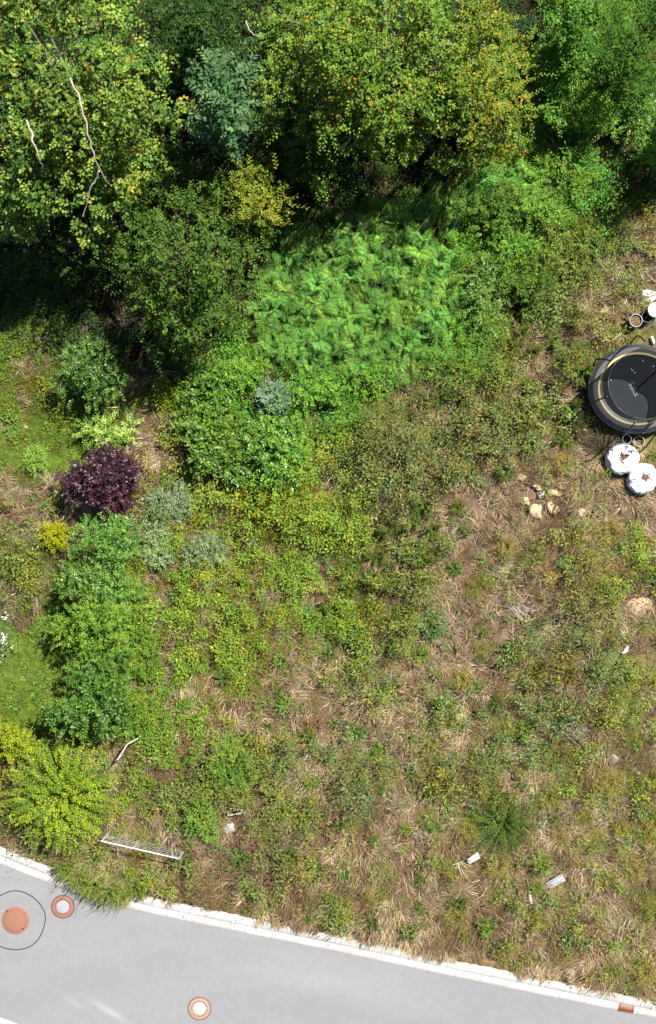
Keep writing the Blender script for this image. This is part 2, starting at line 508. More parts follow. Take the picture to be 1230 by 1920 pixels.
def weeds(name, label, dens, thr, leaves_n, colf, hmul, Lr, ratio, seed, mat, shade=False):
    x, y = scatter(dens); r = region(x, y); sk = s_kerb(x, y)
    pn = fbm(x * 1.55, y * 1.55, seed, 2)
    lo = fbm(x * .33 + 3, y * .33, seed + 40, 2)
    p = r[:, 2] * np.clip((pn - thr) * 16 + .5, .02, 1.5) * np.clip(1 + (lo - .5) * 3, .25, 1.6) * clear_fac(x, y)
    ok = (rng.uniform(0, 1, len(x)) < p) & (sk > .28)
    x, y, r, pn = x[ok], y[ok], r[ok], pn[ok]; n = len(x); N = n * leaves_n
    mound = np.clip((pn - thr) * 7 + .5, .2, 1.5) * np.clip(fbm(x * .5, y * .5, seed + 4, 3) * 2 - .1, .4, 1.5)
    hp = np.minimum(r[:, 3], .25 + .5 * np.clip(sk[ok] - .3, 0, 3)) * mound * hmul * rng.uniform(.6, 1.25, n) * np.where(sk[ok] < .9, .45, 1)
    t = np.tile((np.arange(leaves_n) + .5) / leaves_n, n); R = lambda a: np.repeat(a, leaves_n)
    ga = R(rng.uniform(0, 2 * PI, n)) + np.tile(np.arange(leaves_n) * 2.4, n)
    spread = (.05 + .12 * (1 - t)) * rng.uniform(.3, 1.3, N)
    lx = R(np.clip(rng.normal(0, .3, n), -.5, .5)); ly = R(np.clip(rng.normal(0, .3, n), -.4, .5)); hh = R(hp) * t
    pos = np.stack([R(x) + np.cos(ga) * spread + lx * hh, R(y) + np.sin(ga) * spread + ly * hh, R(th(x, y)) + hh + .015], 1)
    el = rng.normal(.25, .35, N)
    d = np.stack([np.cos(ga) * np.cos(el), np.sin(ga) * np.cos(el), np.sin(el)], 1)
    nn = np.stack([rng.normal(0, .4, N), rng.normal(0, .4, N), np.ones(N)], 1)
    L = rng.uniform(*Lr, N) * R(rng.uniform(.7, 1.25, n))
    pc = r[:, 4:7] * colf; hue = (fbm(x * .5, y * .5, seed + 12, 3) - .5)[:, None]
    pc = pc * np.concatenate([1 + hue * .9, 1 + hue * .2, 1 - hue * .4], 1)
    pc = jitter(pc, n, .25, .14); C = jitter(R_(pc, leaves_n), N, .22, .08)
    m = MB(); m.leaves(pos, d, nn, L, L * ratio, C, fold=.22, droop=.12)
    o = m.build(name, mat); return tag(o, label, 'ground cover', kind='stuff')




weeds('ground_cover', 'low leafy weeds carpeting the meadow', 50, .53, 20, np.array([1.0, 1.0, 1.0]), 1.15, (.07, .15), .42, 71, LEAF)
weeds('ground_cover', 'taller narrow-leaved weeds mixed into the scrub', 24, .55, 34, np.array([1.1, 1.0, 1.0]), 1.5, (.08, .15), .28, 91, DULL)
weeds('ground_cover', 'brown withered weeds and dead stalks, darkened as shade among the grass', 26, .47, 24, np.array([.85, .50, .95]), .95, (.05, .11), .22, 101, DULL)  # browns darkened to stand for shadow patches within the tall grass

# ------------------------------------------------------------------ trees and shrubs
FB = (1.08, 1.13, .55)


def unit(n, up=0.0):
    d = rng.normal(0, 1, (n, 3)); d[:, 2] += up
    return d / np.linalg.norm(d, axis=1, keepdims=True)


def crown_leaves(m, lobes, dens, k, L, ratio, cols, tipc=None, flat=.75, droop=.1, spread=.1, gap=.42, cellsize=1.2, lobevar=.2):
    """lobes: (x, y, z, r). leaf rosettes cover each lobe's upper shell, thinned by noise"""
    cols = np.array(cols) * np.array(FB)
    for (x, y, z, r) in lobes:
        n = max(3, int(dens * r * r * 6))
        d = unit(n, .55)
        rr = r * (rng.uniform(.55, 1.04, n) ** .6)
        p = np.stack([x + d[:, 0] * rr, y + d[:, 1] * rr, z + d[:, 2] * rr * flat], 1)
        nz = fbm(p[:, 0] * cellsize + p[:, 2] * .7, p[:, 1] * cellsize - p[:, 2] * .7, 7, 3)
        p = p[nz > gap * rng.uniform(.85, 1.1, n)]; d = (p - np.array([x, y, z])) / r
        n = len(p)
        if n == 0: continue
        ax = d + rng.normal(0, .35, (n, 3)); ax[:, 2] += .55; ax /= np.linalg.norm(ax, axis=1, keepdims=True)
        AX = R_(ax, k); PP = R_(p, k); N = n * k
        a = np.cross(AX, rng.normal(0, 1, (N, 3))); a /= (np.linalg.norm(a, axis=1, keepdims=True) + 1e-9)
        t = rng.normal(.15, .4, (N, 1))
        dd = a * np.cos(t) + AX * np.sin(t)
        PP = PP + a * rng.uniform(0, spread, (N, 1)) + AX * rng.normal(0, spread * .6, (N, 1))
        nrm = AX + rng.normal(0, .3, (N, 3))
        LL = L * rng.uniform(.65, 1.25, N)
        lc = cols[rng.integers(0, len(cols))] * rng.uniform(1 - lobevar, 1 + lobevar)
        ci = cols[rng.integers(0, len(cols), n)] * .55 + lc * .45
        if tipc is not None:
            f = (rng.uniform(0, 1, (n, 1)) < tipc[3]); ci = np.where(f, np.array(tipc[:3]), ci)
        C = jitter(R_(jitter(ci, n, .2, .1), k), N, .18, .06)
        m.leaves(PP, dd, nrm, LL, LL * ratio, C, fold=.22, droop=droop)


def sprays(m, lobes, n, L, ratio, cols, slen):
    cols = np.array(cols) * np.array(FB); T = 9
    for k in range(n):
        x, y, z, r = lobes[rng.integers(0, len(lobes))]
        d = unit(1, .25)[0]; d[2] = abs(d[2]) * .8; p0 = np.array([x, y, z]) + d * r * .8
        dr = d + rng.normal(0, .25, 3); dr /= np.linalg.norm(dr); l = slen * rng.uniform(.5, 1.3)
        t = np.linspace(.1, 1, T)[:, None]; pp = p0 + dr * l * t - np.array([0, 0, .25]) * l * t ** 2
        sd_ = np.cross(dr, [0, 0, 1.0]); sd_ /= np.linalg.norm(sd_) + 1e-9; sg = np.where(np.arange(T) % 2, 1, -1)[:, None]
        dd = dr * .6 + sd_ * sg * .8 + rng.normal(0, .2, (T, 3)); nn = np.array([0, 0, 1.0]) + rng.normal(0, .3, (T, 3))
        LL = L * rng.uniform(.8, 1.15, T) * (1.1 - .4 * t[:, 0])
        m.leaves(pp, dd, nn, LL, LL * ratio, jitter(cols[rng.integers(0, len(cols))] * 1.1, T, .15, .05), fold=.2, droop=.1)


def limbs(m, base, lobes, r0, c, ztop=None, side=5):
    base = np.array(base, float)
    fork = base + np.array([0, 0, (min(l[2] for l in lobes) - base[2]) * .6 + .05])
    ctr = np.mean([l[:3] for l in lobes], 0); top = fork * .45 + ctr * .55
    m.tube([base - [0, 0, .15], base * .6 + fork * .4 + rng.normal(0, .03, 3), fork, top], [r0 * 1.25, r0, r0 * .85, r0 * .5], c, side + 2)
    for l in lobes:
        e = np.array(l[:3]); e = e + np.array([0, 0, l[3] * .3]); t0 = rng.uniform(.0, .9); s_ = fork * (1 - t0) + top * t0
        mid = s_ * .5 + e * .5 + rng.normal(0, .12, 3) * l[3] + np.array([0, 0, .12 * l[3]])
        m.tube([s_, s_ * .45 + mid * .55, mid, e], [r0 * .42, r0 * .34, r0 * .24, r0 * .08], c, side)


def lobes_ellipse(cx, cy, ax, ay, n, rl, ztop, zdrop, seed, zj=.4, lower=0):
    """lobes inside the outline seen at cx, cy; the dome is ztop high and zdrop lower at its rim"""
    g_ = np.random.default_rng(seed); out = []; pts = []
    tries = 0
    while len(out) < n and tries < 6000:
        tries += 1
        a = g_.uniform(0, 2 * PI); q_ = math.sqrt(g_.uniform(0, 1))
        rp = rl * S * 1.15; wv = 1 + .13 * math.sin(3 * a + seed) + .09 * math.sin(5 * a + 2 * seed) + .07 * math.sin(9 * a + 3 * seed); q_ = q_ * wv
        px = cx + math.cos(a) * q_ * max(ax - rp, 4); py = cy + math.sin(a) * q_ * max(ay - rp, 4)
        md = rl * S * 1.05 * (1 if tries < 3000 else .6)
        if any(math.hypot(px - u, py - v) < md for u, v in pts): continue
        pts.append((px, py)); z = ztop - zdrop * q_ ** 2 + g_.normal(0, zj)
        X, Y = P(px, py, z); out.append((X, Y, z, rl * g_.uniform(.55, 1.35)))
    for k in range(lower):
        a = g_.uniform(0, 2 * PI); q_ = math.sqrt(g_.uniform(0, 1)); z = (ztop - zdrop) * g_.uniform(.35, .8); q_ *= .85 if ztop > 3 else .7
        X, Y = P(cx + math.cos(a) * q_ * ax * .85, cy + math.sin(a) * q_ * ay * .85, z); out.append((X, Y, z, rl * 1.3))
    return out


def tree(name, label, cx, cy, ax, ay, n, rl, ztop, zdrop, seed, cols, L=.13, ratio=.6, dens=38, k=7, mat=None, lower=6, cat='tree', trunk=.16,
         extra=(), group=None, tipc=None, gap=.52, bark=(.10, .08, .06), flat=.75, zj=.7, droop=.1, lobevar=.2, stems=True):
    if cat == 'tree': n = int(n * 1.9); rl = rl * .72; cols = np.array(cols) * [.72, .80, .8]; L = L * .95
    lb = lobes_ellipse(cx, cy, ax, ay, n, rl, ztop, zdrop, seed, zj, lower)
    for (px, py, z, r) in extra:
        X, Y = P(px, py, z); lb.append((X, Y, z, r))
    bx = np.mean([l[0] for l in lb]); by = np.mean([l[1] for l in lb]); bz = float(th(bx, by))
    e = empty(name, (bx, by, bz), label, cat, group)
    loc = [(l[0] - bx, l[1] - by, l[2] - bz, l[3]) for l in lb]
    m = MB(); crown_leaves(m, loc, dens, k, L, ratio, cols, gap=gap, cellsize=1.7, flat=flat, tipc=tipc, droop=droop, lobevar=lobevar, spread=L * .8)
    sprays(m, loc, int(len(loc) * (7 if cat == 'tree' else 9)), L, ratio, cols, .55 if cat == 'tree' else .38)
    m.build('crown' if cat == 'tree' else 'foliage', mat or LEAF, e)
    t = MB(); limbs(t, (0, 0, 0), loc, trunk, bark); t.build('trunk' if cat == 'tree' else 'stem', BARK, e)
    return e


def wall_tube(e, px_pts, rads, c, name='branch'):
    """a bare branch of a tree, points as seen (px, py, z)"""
    pts = [np.array([*P(a, b, z), z]) - np.array(e.location) for a, b, z in px_pts]
    pts = np.array(pts); t = np.linspace(0, 1, len(pts)); tt = np.linspace(0, 1, len(pts) * 4)
    q_ = np.stack([np.interp(tt, t, pts[:, i]) for i in range(3)], 1); q_ += rng.normal(0, .02, q_.shape)
    r_ = np.interp(tt, t, rads)
    m = MB(); m.tube(q_, r_, c, 6); return m.build(name, BARK, e)


def plume(name, label, cat, cx, cy, rpx, h, cols, ns, per, L, ratio, mat, up=(.35, 1.15), sway=.5, group=None, squash=1.0, chunk=.012, off=(0, 0), z0=None, stemc=(.10, .10, .05), tipc=None, partname='foliage', fern=False, nodir=None):
    """arching shoots from one base, leaves set along each shoot"""
    X, Y = P(cx, cy, h * .5); Z = float(th(X, Y)) if z0 is None else z0; cols = np.array(cols) * np.array(FB)
    e = empty(name, (X, Y, Z), label, cat, group)
    m = MB(); sm = MB(); R0 = rpx / S; cols = np.array(cols)
    for k in range(ns):
        az = rng.uniform(0, 2 * PI); f = math.sqrt(rng.uniform(.02, 1)); reach = R0 * f * rng.uniform(.85, 1.05)
        top = h * (1 - .55 * f * f) * rng.uniform(.85, 1.1); tt = np.linspace(0, 1, per + 1)[1:]
        u = np.array([math.cos(az), math.sin(az) * squash])
        def cv(t):
            rr = reach * t ** (1.15); zz = top * np.sin(np.clip(t * (1.25 + .45 * f), 0, 2.2)) / math.sin(min(1.25 + .45 * f, 1.57))
            return np.stack([u[0] * rr, u[1] * rr, zz], -1)
        pts = cv(tt); tan = cv(tt + .03) - pts; tan /= np.linalg.norm(tan, axis=1, keepdims=True)
        keep = tt > .12; pts, tan, tk = pts[keep], tan[keep], tt[keep]; n = len(pts)
        side = np.cross(tan, np.array([0, 0, 1.0])); side /= (np.linalg.norm(side, axis=1, keepdims=True) + 1e-9)
        cb = cols[rng.integers(0, len(cols))]
        for sg in (-1, 1) if fern else (-1, 1, 0):
            if fern:
                prof = np.sin(np.clip(tk * 1.05 + .12, 0, 1) * PI) ** .8 * .9 + .1
                dd = tan * .45 + side * sg * rng.uniform(.85, 1, (n, 1)) + np.array([0, 0, -.05]); LL = L * prof * rng.uniform(.85, 1.1, n)
                nn = np.tile([0, 0, 1.0], (n, 1)) + rng.normal(0, .15, (n, 3))
            else:
                dd = tan * .7 + side * sg * .9 + rng.normal(0, .4, (n, 3)); LL = L * rng.uniform(.6, 1.25, n) * (1.15 - .5 * tk)
                nn = np.tile([0, 0, 1.0], (n, 1)) + rng.normal(0, .5, (n, 3))
            C = jitter(np.repeat((cb * (1 if fern else 1))[None], n, 0), n, .15, .06)
            if tipc is not None: C = np.where((tk[:, None] > tipc[3]) & (rng.uniform(0, 1, (n, 1)) < .8), np.array(tipc[:3]) * rng.uniform(.7, 1.2, (n, 1)), C)
            m.leaves(pts + (0 if fern else rng.normal(0, chunk, (n, 3))), dd, nn, LL, LL * ratio, C, fold=.15, droop=.12)
        sm.tube(cv(np.linspace(0, .97, 6)), np.linspace(.010, .003, 6) * (1 + h * .4), stemc, 4, cap=False)
    m.build(partname, mat, e); sm.build('stem', BARK, e)
    return e


YG = [(.15, .195, .06), (.10, .16, .04), (.21, .24, .07), (.06, .11, .03), (.05, .10, .03)]
MG = [(.07, .125, .025), (.09, .15, .03), (.055, .105, .022)]
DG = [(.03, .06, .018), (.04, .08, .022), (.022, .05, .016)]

T1 = tree('oak_tree', 'tall yellow-green oak filling the top left corner, a bare pale branch showing through its crown', 130, 180, 225, 290, 46, .75, 7.6, 3.2, 1, YG,
     L=.165, gap=.56, lobevar=.4, lower=8, extra=[(48, 425, 4.6, .5), (60, 390, 4.8, .5), (30, 360, 5, .6), (315, 195, 6, .6), (330, 215, 5.6, .45), (180, 360, 4.6, .6), (90, 345, 5, .5)], tipc=(.24, .20, .03, .07))
wall_tube(T1, [(132, 145, 9.3), (150, 190, 9.6), (165, 245, 9.4), (178, 300, 9.0), (205, 345, 8.4)], [.032, .03, .025, .018, .008], (.30, .26, .22))
wall_tube(T1, [(186, 320, 8.8), (172, 350, 8.4), (157, 405, 7.6)], [.03, .025, .012], (.42, .36, .30))
wall_tube(T1, [(52, 225, 8.9), (60, 262, 8.8), (72, 295, 8.4), (78, 318, 7.8)], [.03, .03, .02, .01], (.42, .36, .30))
tree('broadleaf_tree', 'mid-green leafy tree leaning over the dark grass, left of the fern patch', 352, 480, 160, 195, 42, .62, 5.6, 3.3, 2, [(.075, .14, .035), (.10, .17, .04), (.06, .115, .03), (.12, .18, .04)],
     L=.12, lower=8, extra=[(390, 560, 2.6, .6), (330, 600, 2.2, .5), (300, 560, 2.4, .5), (420, 500, 3, .6), (250, 520, 3, .5), (360, 640, 1.6, .45), (330, 655, 1.2, .4)], tipc=(.20, .19, .04, .05))
tree('young_oak_tree', 'small yellowish oak crown tinged brown, between the blue-green tree and the ferns', 487, 362, 62, 66, 10, .45, 4.6, 1.2, 3, [(.17, .18, .03), (.20, .17, .03), (.12, .17, .03)],
     L=.13, lower=2, tipc=(.22, .10, .03, .08), trunk=.08)
BT = tree('walnut_tree', 'blue-green tree with large drooping compound leaves among the dark gaps', 425, 182, 66, 106, 13, .55, 6.2, 2.2, 4, [(.10, .165, .13), (.13, .20, .16), (.06, .12, .09)],
     L=.26, ratio=.42, lower=3, dens=17, k=8, mat=DULL, droop=.3, trunk=.12)
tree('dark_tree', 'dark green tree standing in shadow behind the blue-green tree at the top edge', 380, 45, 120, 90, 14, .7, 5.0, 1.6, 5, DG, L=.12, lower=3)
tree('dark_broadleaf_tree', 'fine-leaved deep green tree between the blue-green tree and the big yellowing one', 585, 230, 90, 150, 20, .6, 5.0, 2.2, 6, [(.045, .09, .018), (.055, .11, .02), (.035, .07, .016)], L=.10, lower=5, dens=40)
T6 = tree('yellowing_tree', 'largest broad tree at the top centre, its leaves turning yellow towards the right', 700, 110, 265, 205, 58, .72, 6.8, 3.2, 7, [(.12, .175, .035), (.09, .15, .03), (.14, .18, .04), (.07, .12, .03)],
     L=.13, lower=10, tipc=(.24, .20, .02, .08), extra=[(600, 330, 3.6, .5), (830, 300, 3.4, .5), (780, 250, 4.0, .6)])
tree('yellow_tree', 'tree with yellow and orange-tinged leaves, right of the largest top tree', 915, 160, 100, 170, 26, .55, 5.8, 2.6, 8, [(.18, .185, .03), (.12, .17, .03), (.21, .18, .03), (.10, .15, .03)],
     L=.12, lower=5, tipc=(.28, .18, .03, .06))
tree('bright_green_tree', 'bright green tree at the top edge, right of the yellow tree', 1065, 50, 75, 95, 12, .55, 4.6, 1.8, 9, [(.075, .16, .03), (.09, .18, .03), (.06, .13, .025)], L=.14, lower=3)
tree('feathery_tree', 'feathery light green tree in the top right corner', 1185, 90, 85, 120, 16, .5, 4.2, 1.8, 10, [(.075, .155, .04), (.09, .17, .05), (.055, .12, .03)], L=.17, ratio=.3, lower=3, dens=36, mat=DULL)
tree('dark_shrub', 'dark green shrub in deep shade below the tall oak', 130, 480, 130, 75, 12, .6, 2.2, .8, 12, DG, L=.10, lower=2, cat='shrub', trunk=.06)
wall_tube(T6, [(892, 235, 4.4), (905, 262, 4.3), (900, 290, 4.0), (893, 315, 3.7)], [.03, .028, .02, .01], (.33, .27, .22))
wall_tube(T6, [(460, 40, 6.2), (470, 62, 6.2), (495, 68, 6.2)], [.03, .022, .01], (.33, .27, .22))


def shrub(name, label, cx, cy, rx, ry, h, cols, L=.09, rl=.3, n=None, **kw):
    n = n or max(4, int(rx * ry / (rl * S) ** 2 * 1.5))
    kw.setdefault('lower', 3); kw.setdefault('gap', .52); kw.setdefault('lobevar', .38); kw.setdefault('dens', 45); kw.setdefault('k', 6)
    return tree(name, label, cx, cy, rx, ry, n, rl, h * .95, h * .25, int(cx * 7 + cy), cols, L=L, cat='shrub', trunk=.03, zj=.13 * h, **kw)


BG = [(.08, .17, .035), (.105, .20, .04), (.06, .135, .03)]
shrub('green_shrub', 'bright glossy shrub at the top right, under the feathery tree', 1195, 215, 40, 50, 2.0, BG, mat=GLOSS, rl=.35)
shrub('green_shrub', 'leafy green shrub right of the yellow tree, above the fern thicket', 1060, 190, 50, 65, 2.2, BG, rl=.4, L=.12)
shrub('green_shrub', 'dense green shrub in the thicket straight below the yellow tree', 930, 400, 75, 60, 1.6, BG + MG, rl=.38, L=.10)
shrub('green_shrub', 'green shrub with yellowish tips beside the grass at the right, above the trampoline', 1060, 330, 60, 55, 1.4, BG + [(.13, .16, .03)], rl=.35)
shrub('green_shrub', 'tall leafy shrub at the right edge of the yellow tree, lit bright green', 1040, 120, 55, 60, 2.6, BG, rl=.4, L=.12)
shrub('green_shrub', 'feathery light shrub in the thicket, above the dark green grass patch', 1120, 215, 55, 50, 2.2, [(.10, .19, .05), (.12, .20, .06)], rl=.36, L=.13, ratio=.3, mat=DULL)
shrub('green_shrub', 'bright shrub at the right edge under the corner tree, over the shaded grass', 1215, 275, 32, 45, 1.6, BG, rl=.3)
shrub('green_shrub', 'small-leaved shrub in the right half of the thicket below the yellow tree', 1000, 390, 55, 50, 1.4, BG + [(.13, .18, .04)], rl=.32)
shrub('green_shrub', 'low fresh green shrub between the bracken and the olive bramble', 960, 465, 50, 40, 1.2, BG, rl=.3, L=.1)
shrub('green_shrub', 'leafy shrub at the lower edge of the bracken, above the dull scrub', 700, 715, 75, 36, .9, BG, rl=.3, L=.11)
shrub('green_shrub', 'leafy shrub at the lower right corner of the bracken', 850, 690, 48, 40, .9, BG + MG, rl=.28, L=.1)
shrub('green_shrub', 'spreading shrub between the bracken and the rounded glossy shrub', 590, 735, 50, 45, 1.1, BG, rl=.3, L=.12)
shrub('green_shrub', 'shrub filling the corner between the leaning tree and the glossy shrubs', 455, 700, 50, 48, 1.3, BG + [(.12, .2, .04)], rl=.3, L=.12)
tree('roadside_tree', 'tree beyond the right edge above the pots, only its shadow in view', 1350, 190, 70, 70, 10, .6, 5.0, 1.5, 61, MG, L=.14, lower=4)
shrub('bramble_bush', 'tangled bramble with pale grey-green leaves, above the dark hollow right of the ferns', 900, 560, 50, 95, 1.3, [(.07, .125, .035), (.09, .15, .045), (.05, .09, .025)], rl=.3, mat=GLOSS)
shrub('bramble_bush', 'dull olive bramble reaching up towards the dry stalks at the right edge', 1075, 470, 85, 75, 1.1, [(.09, .11, .03), (.12, .13, .04), (.06, .09, .025)], rl=.32, L=.08)
shrub('bramble_bush', 'green bramble between the fern patch and the olive bramble', 985, 520, 60, 60, 1.2, MG, rl=.32, L=.09)
shrub('glossy_shrub', 'shrub with large glossy leaves at the lower left end of the fern patch', 395, 790, 62, 105, 1.5, [(.09, .165, .03), (.11, .19, .035), (.065, .13, .025)], L=.15, ratio=None or .5, mat=GLOSS, rl=.3, dens=30)
shrub('glossy_shrub', 'rounded bright green shrub casting a dark shadow, beside the larger-leaved glossy shrub', 525, 840, 66, 78, 1.7, BG, L=.12, mat=GLOSS, rl=.3, dens=34)
shrub('glossy_shrub', 'narrow drooping green shrub pointing down beside the yellow flowers', 440, 870, 30, 40, 1.0, BG, L=.14, mat=GLOSS, rl=.22)
shrub('silver_shrub', 'small blue-grey shrub standing on top of the rounded bright green one', 515, 745, 30, 28, 1.2, [(.10, .15, .20), (.12, .18, .22)], L=.12, rl=.16, mat=DULL, gap=.52)
shrub('garden_shrub', 'upright green shrub beside the dark lawn, lit on its lower half', 172, 700, 66, 68, 2.0, [(.06, .13, .035), (.08, .155, .04), (.045, .10, .03)], L=.12, rl=.32, mat=GLOSS)
shrub('variegated_shrub', 'pale green and white variegated shrub just above the purple bush', 203, 812, 62, 32, 1.0, [(.14, .23, .07), (.28, .34, .18), (.10, .18, .04)], L=.11, rl=.24)
shrub('round_shrub', 'small round light green shrub on the yellowish lawn', 70, 860, 22, 21, .7, [(.13, .22, .06), (.18, .26, .09)], L=.08, rl=.16)
shrub('purple_bush', 'round dark purple-leaved bush', 195, 902, 76, 66, 2.0, [(.045, .015, .05), (.028, .010, .035), (.065, .022, .06), (.02, .009, .03)], L=.12, rl=.34, dens=60, n=34, gap=.44, mat=GLOSS, tipc=(.15, .05, .07, .05), bark=(.03, .02, .02))
shrub('yellow_shrub', 'small golden shrub against the dark side of the hedge', 103, 1005, 27, 21, .9, [(.28, .25, .02), (.22, .24, .025)], L=.09, rl=.16, mat=DULL)
shrub('low_conifer', 'low grey-green spreading conifer on the lawn edge', 45, 1045, 62, 42, .6, [(.075, .11, .05), (.06, .09, .035), (.10, .13, .05)], L=.07, ratio=.25, rl=.2, dens=70, mat=DULL)
shrub('white_flowering_shrub', 'shrub dotted with white flowers, cut by the left edge of the lawn', 2, 1205, 24, 50, .9, [(.10, .16, .06), (.07, .12, .05)], L=.07, rl=.2, tipc=(.75, .75, .8, .30))
# the mixed hedge between the lawn and the meadow
shrub('hedge_shrub', 'dark green hedge shrub touching the lower side of the purple bush', 200, 1010, 68, 55, 2.5, [(.055, .12, .035), (.08, .155, .04), (.04, .095, .03)], L=.10, rl=.32, mat=GLOSS)
shrub('hedge_shrub', 'hedge shrub sprinkled with pale pink and cream flower heads', 185, 1090, 78, 55, 2.5, [(.06, .125, .04), (.10, .165, .06), (.045, .095, .03)], L=.10, rl=.3, tipc=(.45, .40, .26, .07))
shrub('hedge_shrub', 'hedge shrub with yellow-green sprays combed out over the lawn', 175, 1180, 82, 62, 2.6, [(.11, .19, .04), (.14, .21, .04), (.07, .145, .03)], L=.09, rl=.3)
shrub('hedge_shrub', 'bluish-green middle part of the hedge beside the brightest lawn', 195, 1260, 76, 54, 2.5, [(.06, .135, .04), (.095, .17, .045), (.045, .10, .03)], L=.09, rl=.3)
shrub('hedge_shrub', 'lowest hedge shrub with broad leaves, just above the lime-green bush', 170, 1335, 80, 52, 2.4, [(.07, .15, .035), (.10, .185, .04), (.045, .11, .03)], L=.12, rl=.3, mat=GLOSS)
shrub('golden_shrub', 'yellow-green shrub cut by the left edge, above the lime-green bush', 22, 1392, 45, 35, 1.3, [(.20, .22, .025), (.13, .18, .02)], L=.10, rl=.24)
shrub('brown_shrub', 'dark reddish-brown shrub at the left edge beside the lime-green bush', 0, 1450, 22, 28, 1.0, [(.08, .04, .03), (.06, .05, .03)], L=.08, rl=.2)
shrub('hedge_shrub', 'narrow dark hedge shrub filling the inner side between the flowering and the yellow-green ones', 240, 1140, 38, 60, 1.3, [(.08, .16, .04), (.12, .19, .05)], L=.09, rl=.26)
shrub('hedge_shrub', 'low leafy hedge shrub on the meadow side of the bluish-green part', 265, 1225, 42, 60, 1.0, [(.10, .17, .03), (.08, .145, .03)], L=.09, rl=.26)
shrub('hedge_shrub', 'low hedge shrub on the meadow side of the broad-leaved one, above the metal rail', 250, 1330, 40, 55, .9, [(.08, .15, .03), (.10, .17, .03)], L=.10, rl=.26)
# kerbside grass hanging over the road
for k, (px, py, rr) in enumerate([(150, 1650, 30), (175, 1668, 32), (202, 1676, 34), (228, 1682, 30), (160, 1630, 32), (195, 1648, 34), (235, 1660, 30), (130, 1636, 24)]):
    X, Y = P(px, py - 2, .4)
    e = empty('grass_tussock', (X, Y, .06), ['tall grass tussock at the left end of the clump spilling over the kerb', 'second grass tussock of the kerb clump, beside the darker manhole cover', 'tall middle grass tussock of the kerb clump casting spiky shadows on the road', 'right-hand grass tussock of the kerb clump where the white kerb begins again', 'grass tussock behind the left end of the kerb clump', 'grass tussock behind the middle of the kerb clump', 'grass tussock behind the right end of the kerb clump', 'small grass tussock under the lime-green bush at the kerb gap'][k], 'grass tussock', 'grass tussocks overhanging the kerb')
    nb = 300; m = MB(); az = rng.uniform(0, 2 * PI, nb); rb = .38 * np.sqrt(rng.uniform(0, 1, nb)); a1 = np.abs(rng.normal(.25, .2, nb))
    m.blades(np.stack([rb * np.cos(az), rb * np.sin(az), np.full(nb, -.02)], 1), np.where(rng.uniform(0, 1, nb) < .5, -2.0 + rng.normal(0, .6, nb), az + rng.normal(0, .8, nb)), a1, a1 + rng.uniform(.1, .7, nb), rng.uniform(.2, .75, nb) * np.where(rng.uniform(0, 1, nb) < .1, 2, 1), rng.uniform(.010, .018, nb), jitter(np.array([(.20, .22, .06), (.34, .28, .15), (.15, .20, .04)])[rng.integers(0, 3, nb)], nb, .2, .05)); m.build('blades', GRASS, e)
for k, (px, py, rr, hh) in enumerate([(148, 1646, 30, 1.0), (175, 1660, 30, 1.2), (205, 1672, 32, 1.3), (232, 1676, 26, 1.0), (262, 1672, 20, .6), (124, 1628, 26, 1.0)]):
    plume('leafy_weed', ['tall ragged weed between the lime-green bush and the darker manhole cover', 'tall ragged weed behind the darker manhole cover, in the middle of the kerb gap', 'tallest ragged weed of the kerb clump, shading the road beside the darker manhole cover', 'ragged weed at the right end of the kerb gap', 'low weed at the kerb where the white stones begin again', 'ragged weed in the lower shadow of the lime-green bush'][k], 'plant', px, py, rr, hh, [(.11, .17, .04), (.18, .18, .08), (.09, .15, .03)], 34, 14, .085, .35, DULL, group='weeds at the kerb gap')
# saplings and perennials in the meadow
shrub('silver_plant', 'clump of silver-grey leaves right of the purple bush', 318, 945, 42, 38, .8, [(.13, .18, .18), (.09, .15, .08), (.20, .24, .28)], L=.09, rl=.16, mat=DULL, gap=.54, dens=34)
shrub('silver_plant', 'white-grey woolly clump in the meadow above the yellow-green weeds', 388, 1035, 42, 34, .7, [(.13, .17, .17), (.09, .14, .06), (.20, .24, .28)], L=.08, rl=.15, mat=DULL, dens=32, gap=.55)
shrub('silver_plant', 'sparse silvery strip beside the hedge, over some fallen white petals', 295, 1020, 26, 52, .7, [(.12, .17, .15), (.09, .14, .06), (.18, .22, .24)], L=.08, rl=.15, mat=DULL, dens=32, gap=.55)
shrub('robinia_sapling', 'light green robinia sapling in the lower left of the meadow', 430, 1445, 48, 56, 1.1, [(.12, .20, .06), (.15, .23, .07), (.09, .16, .05)], L=.10, rl=.22, mat=DULL, dens=40)
shrub('robinia_sapling', 'darker robinia sapling just right of the mesh fence', 378, 1530, 32, 40, .9, [(.09, .17, .05), (.11, .19, .06)], L=.10, rl=.2, mat=DULL, dens=36)
shrub('leafy_sapling', 'yellow-green sapling beside the bright shrub, below the fern patch', 625, 830, 36, 32, .8, [(.13, .20, .03), (.16, .21, .03)], L=.10, rl=.2)


LIME = plume('lime_bush', 'big lime-green bush of radiating leafy shoots at the left, above the kerb', 'shrub', 118, 1487, 116, 2.4,
      [(.17, .23, .03), (.12, .185, .03), (.22, .26, .03), (.09, .145, .03)], 340, 60, .085, .62, LEAF, chunk=.036)
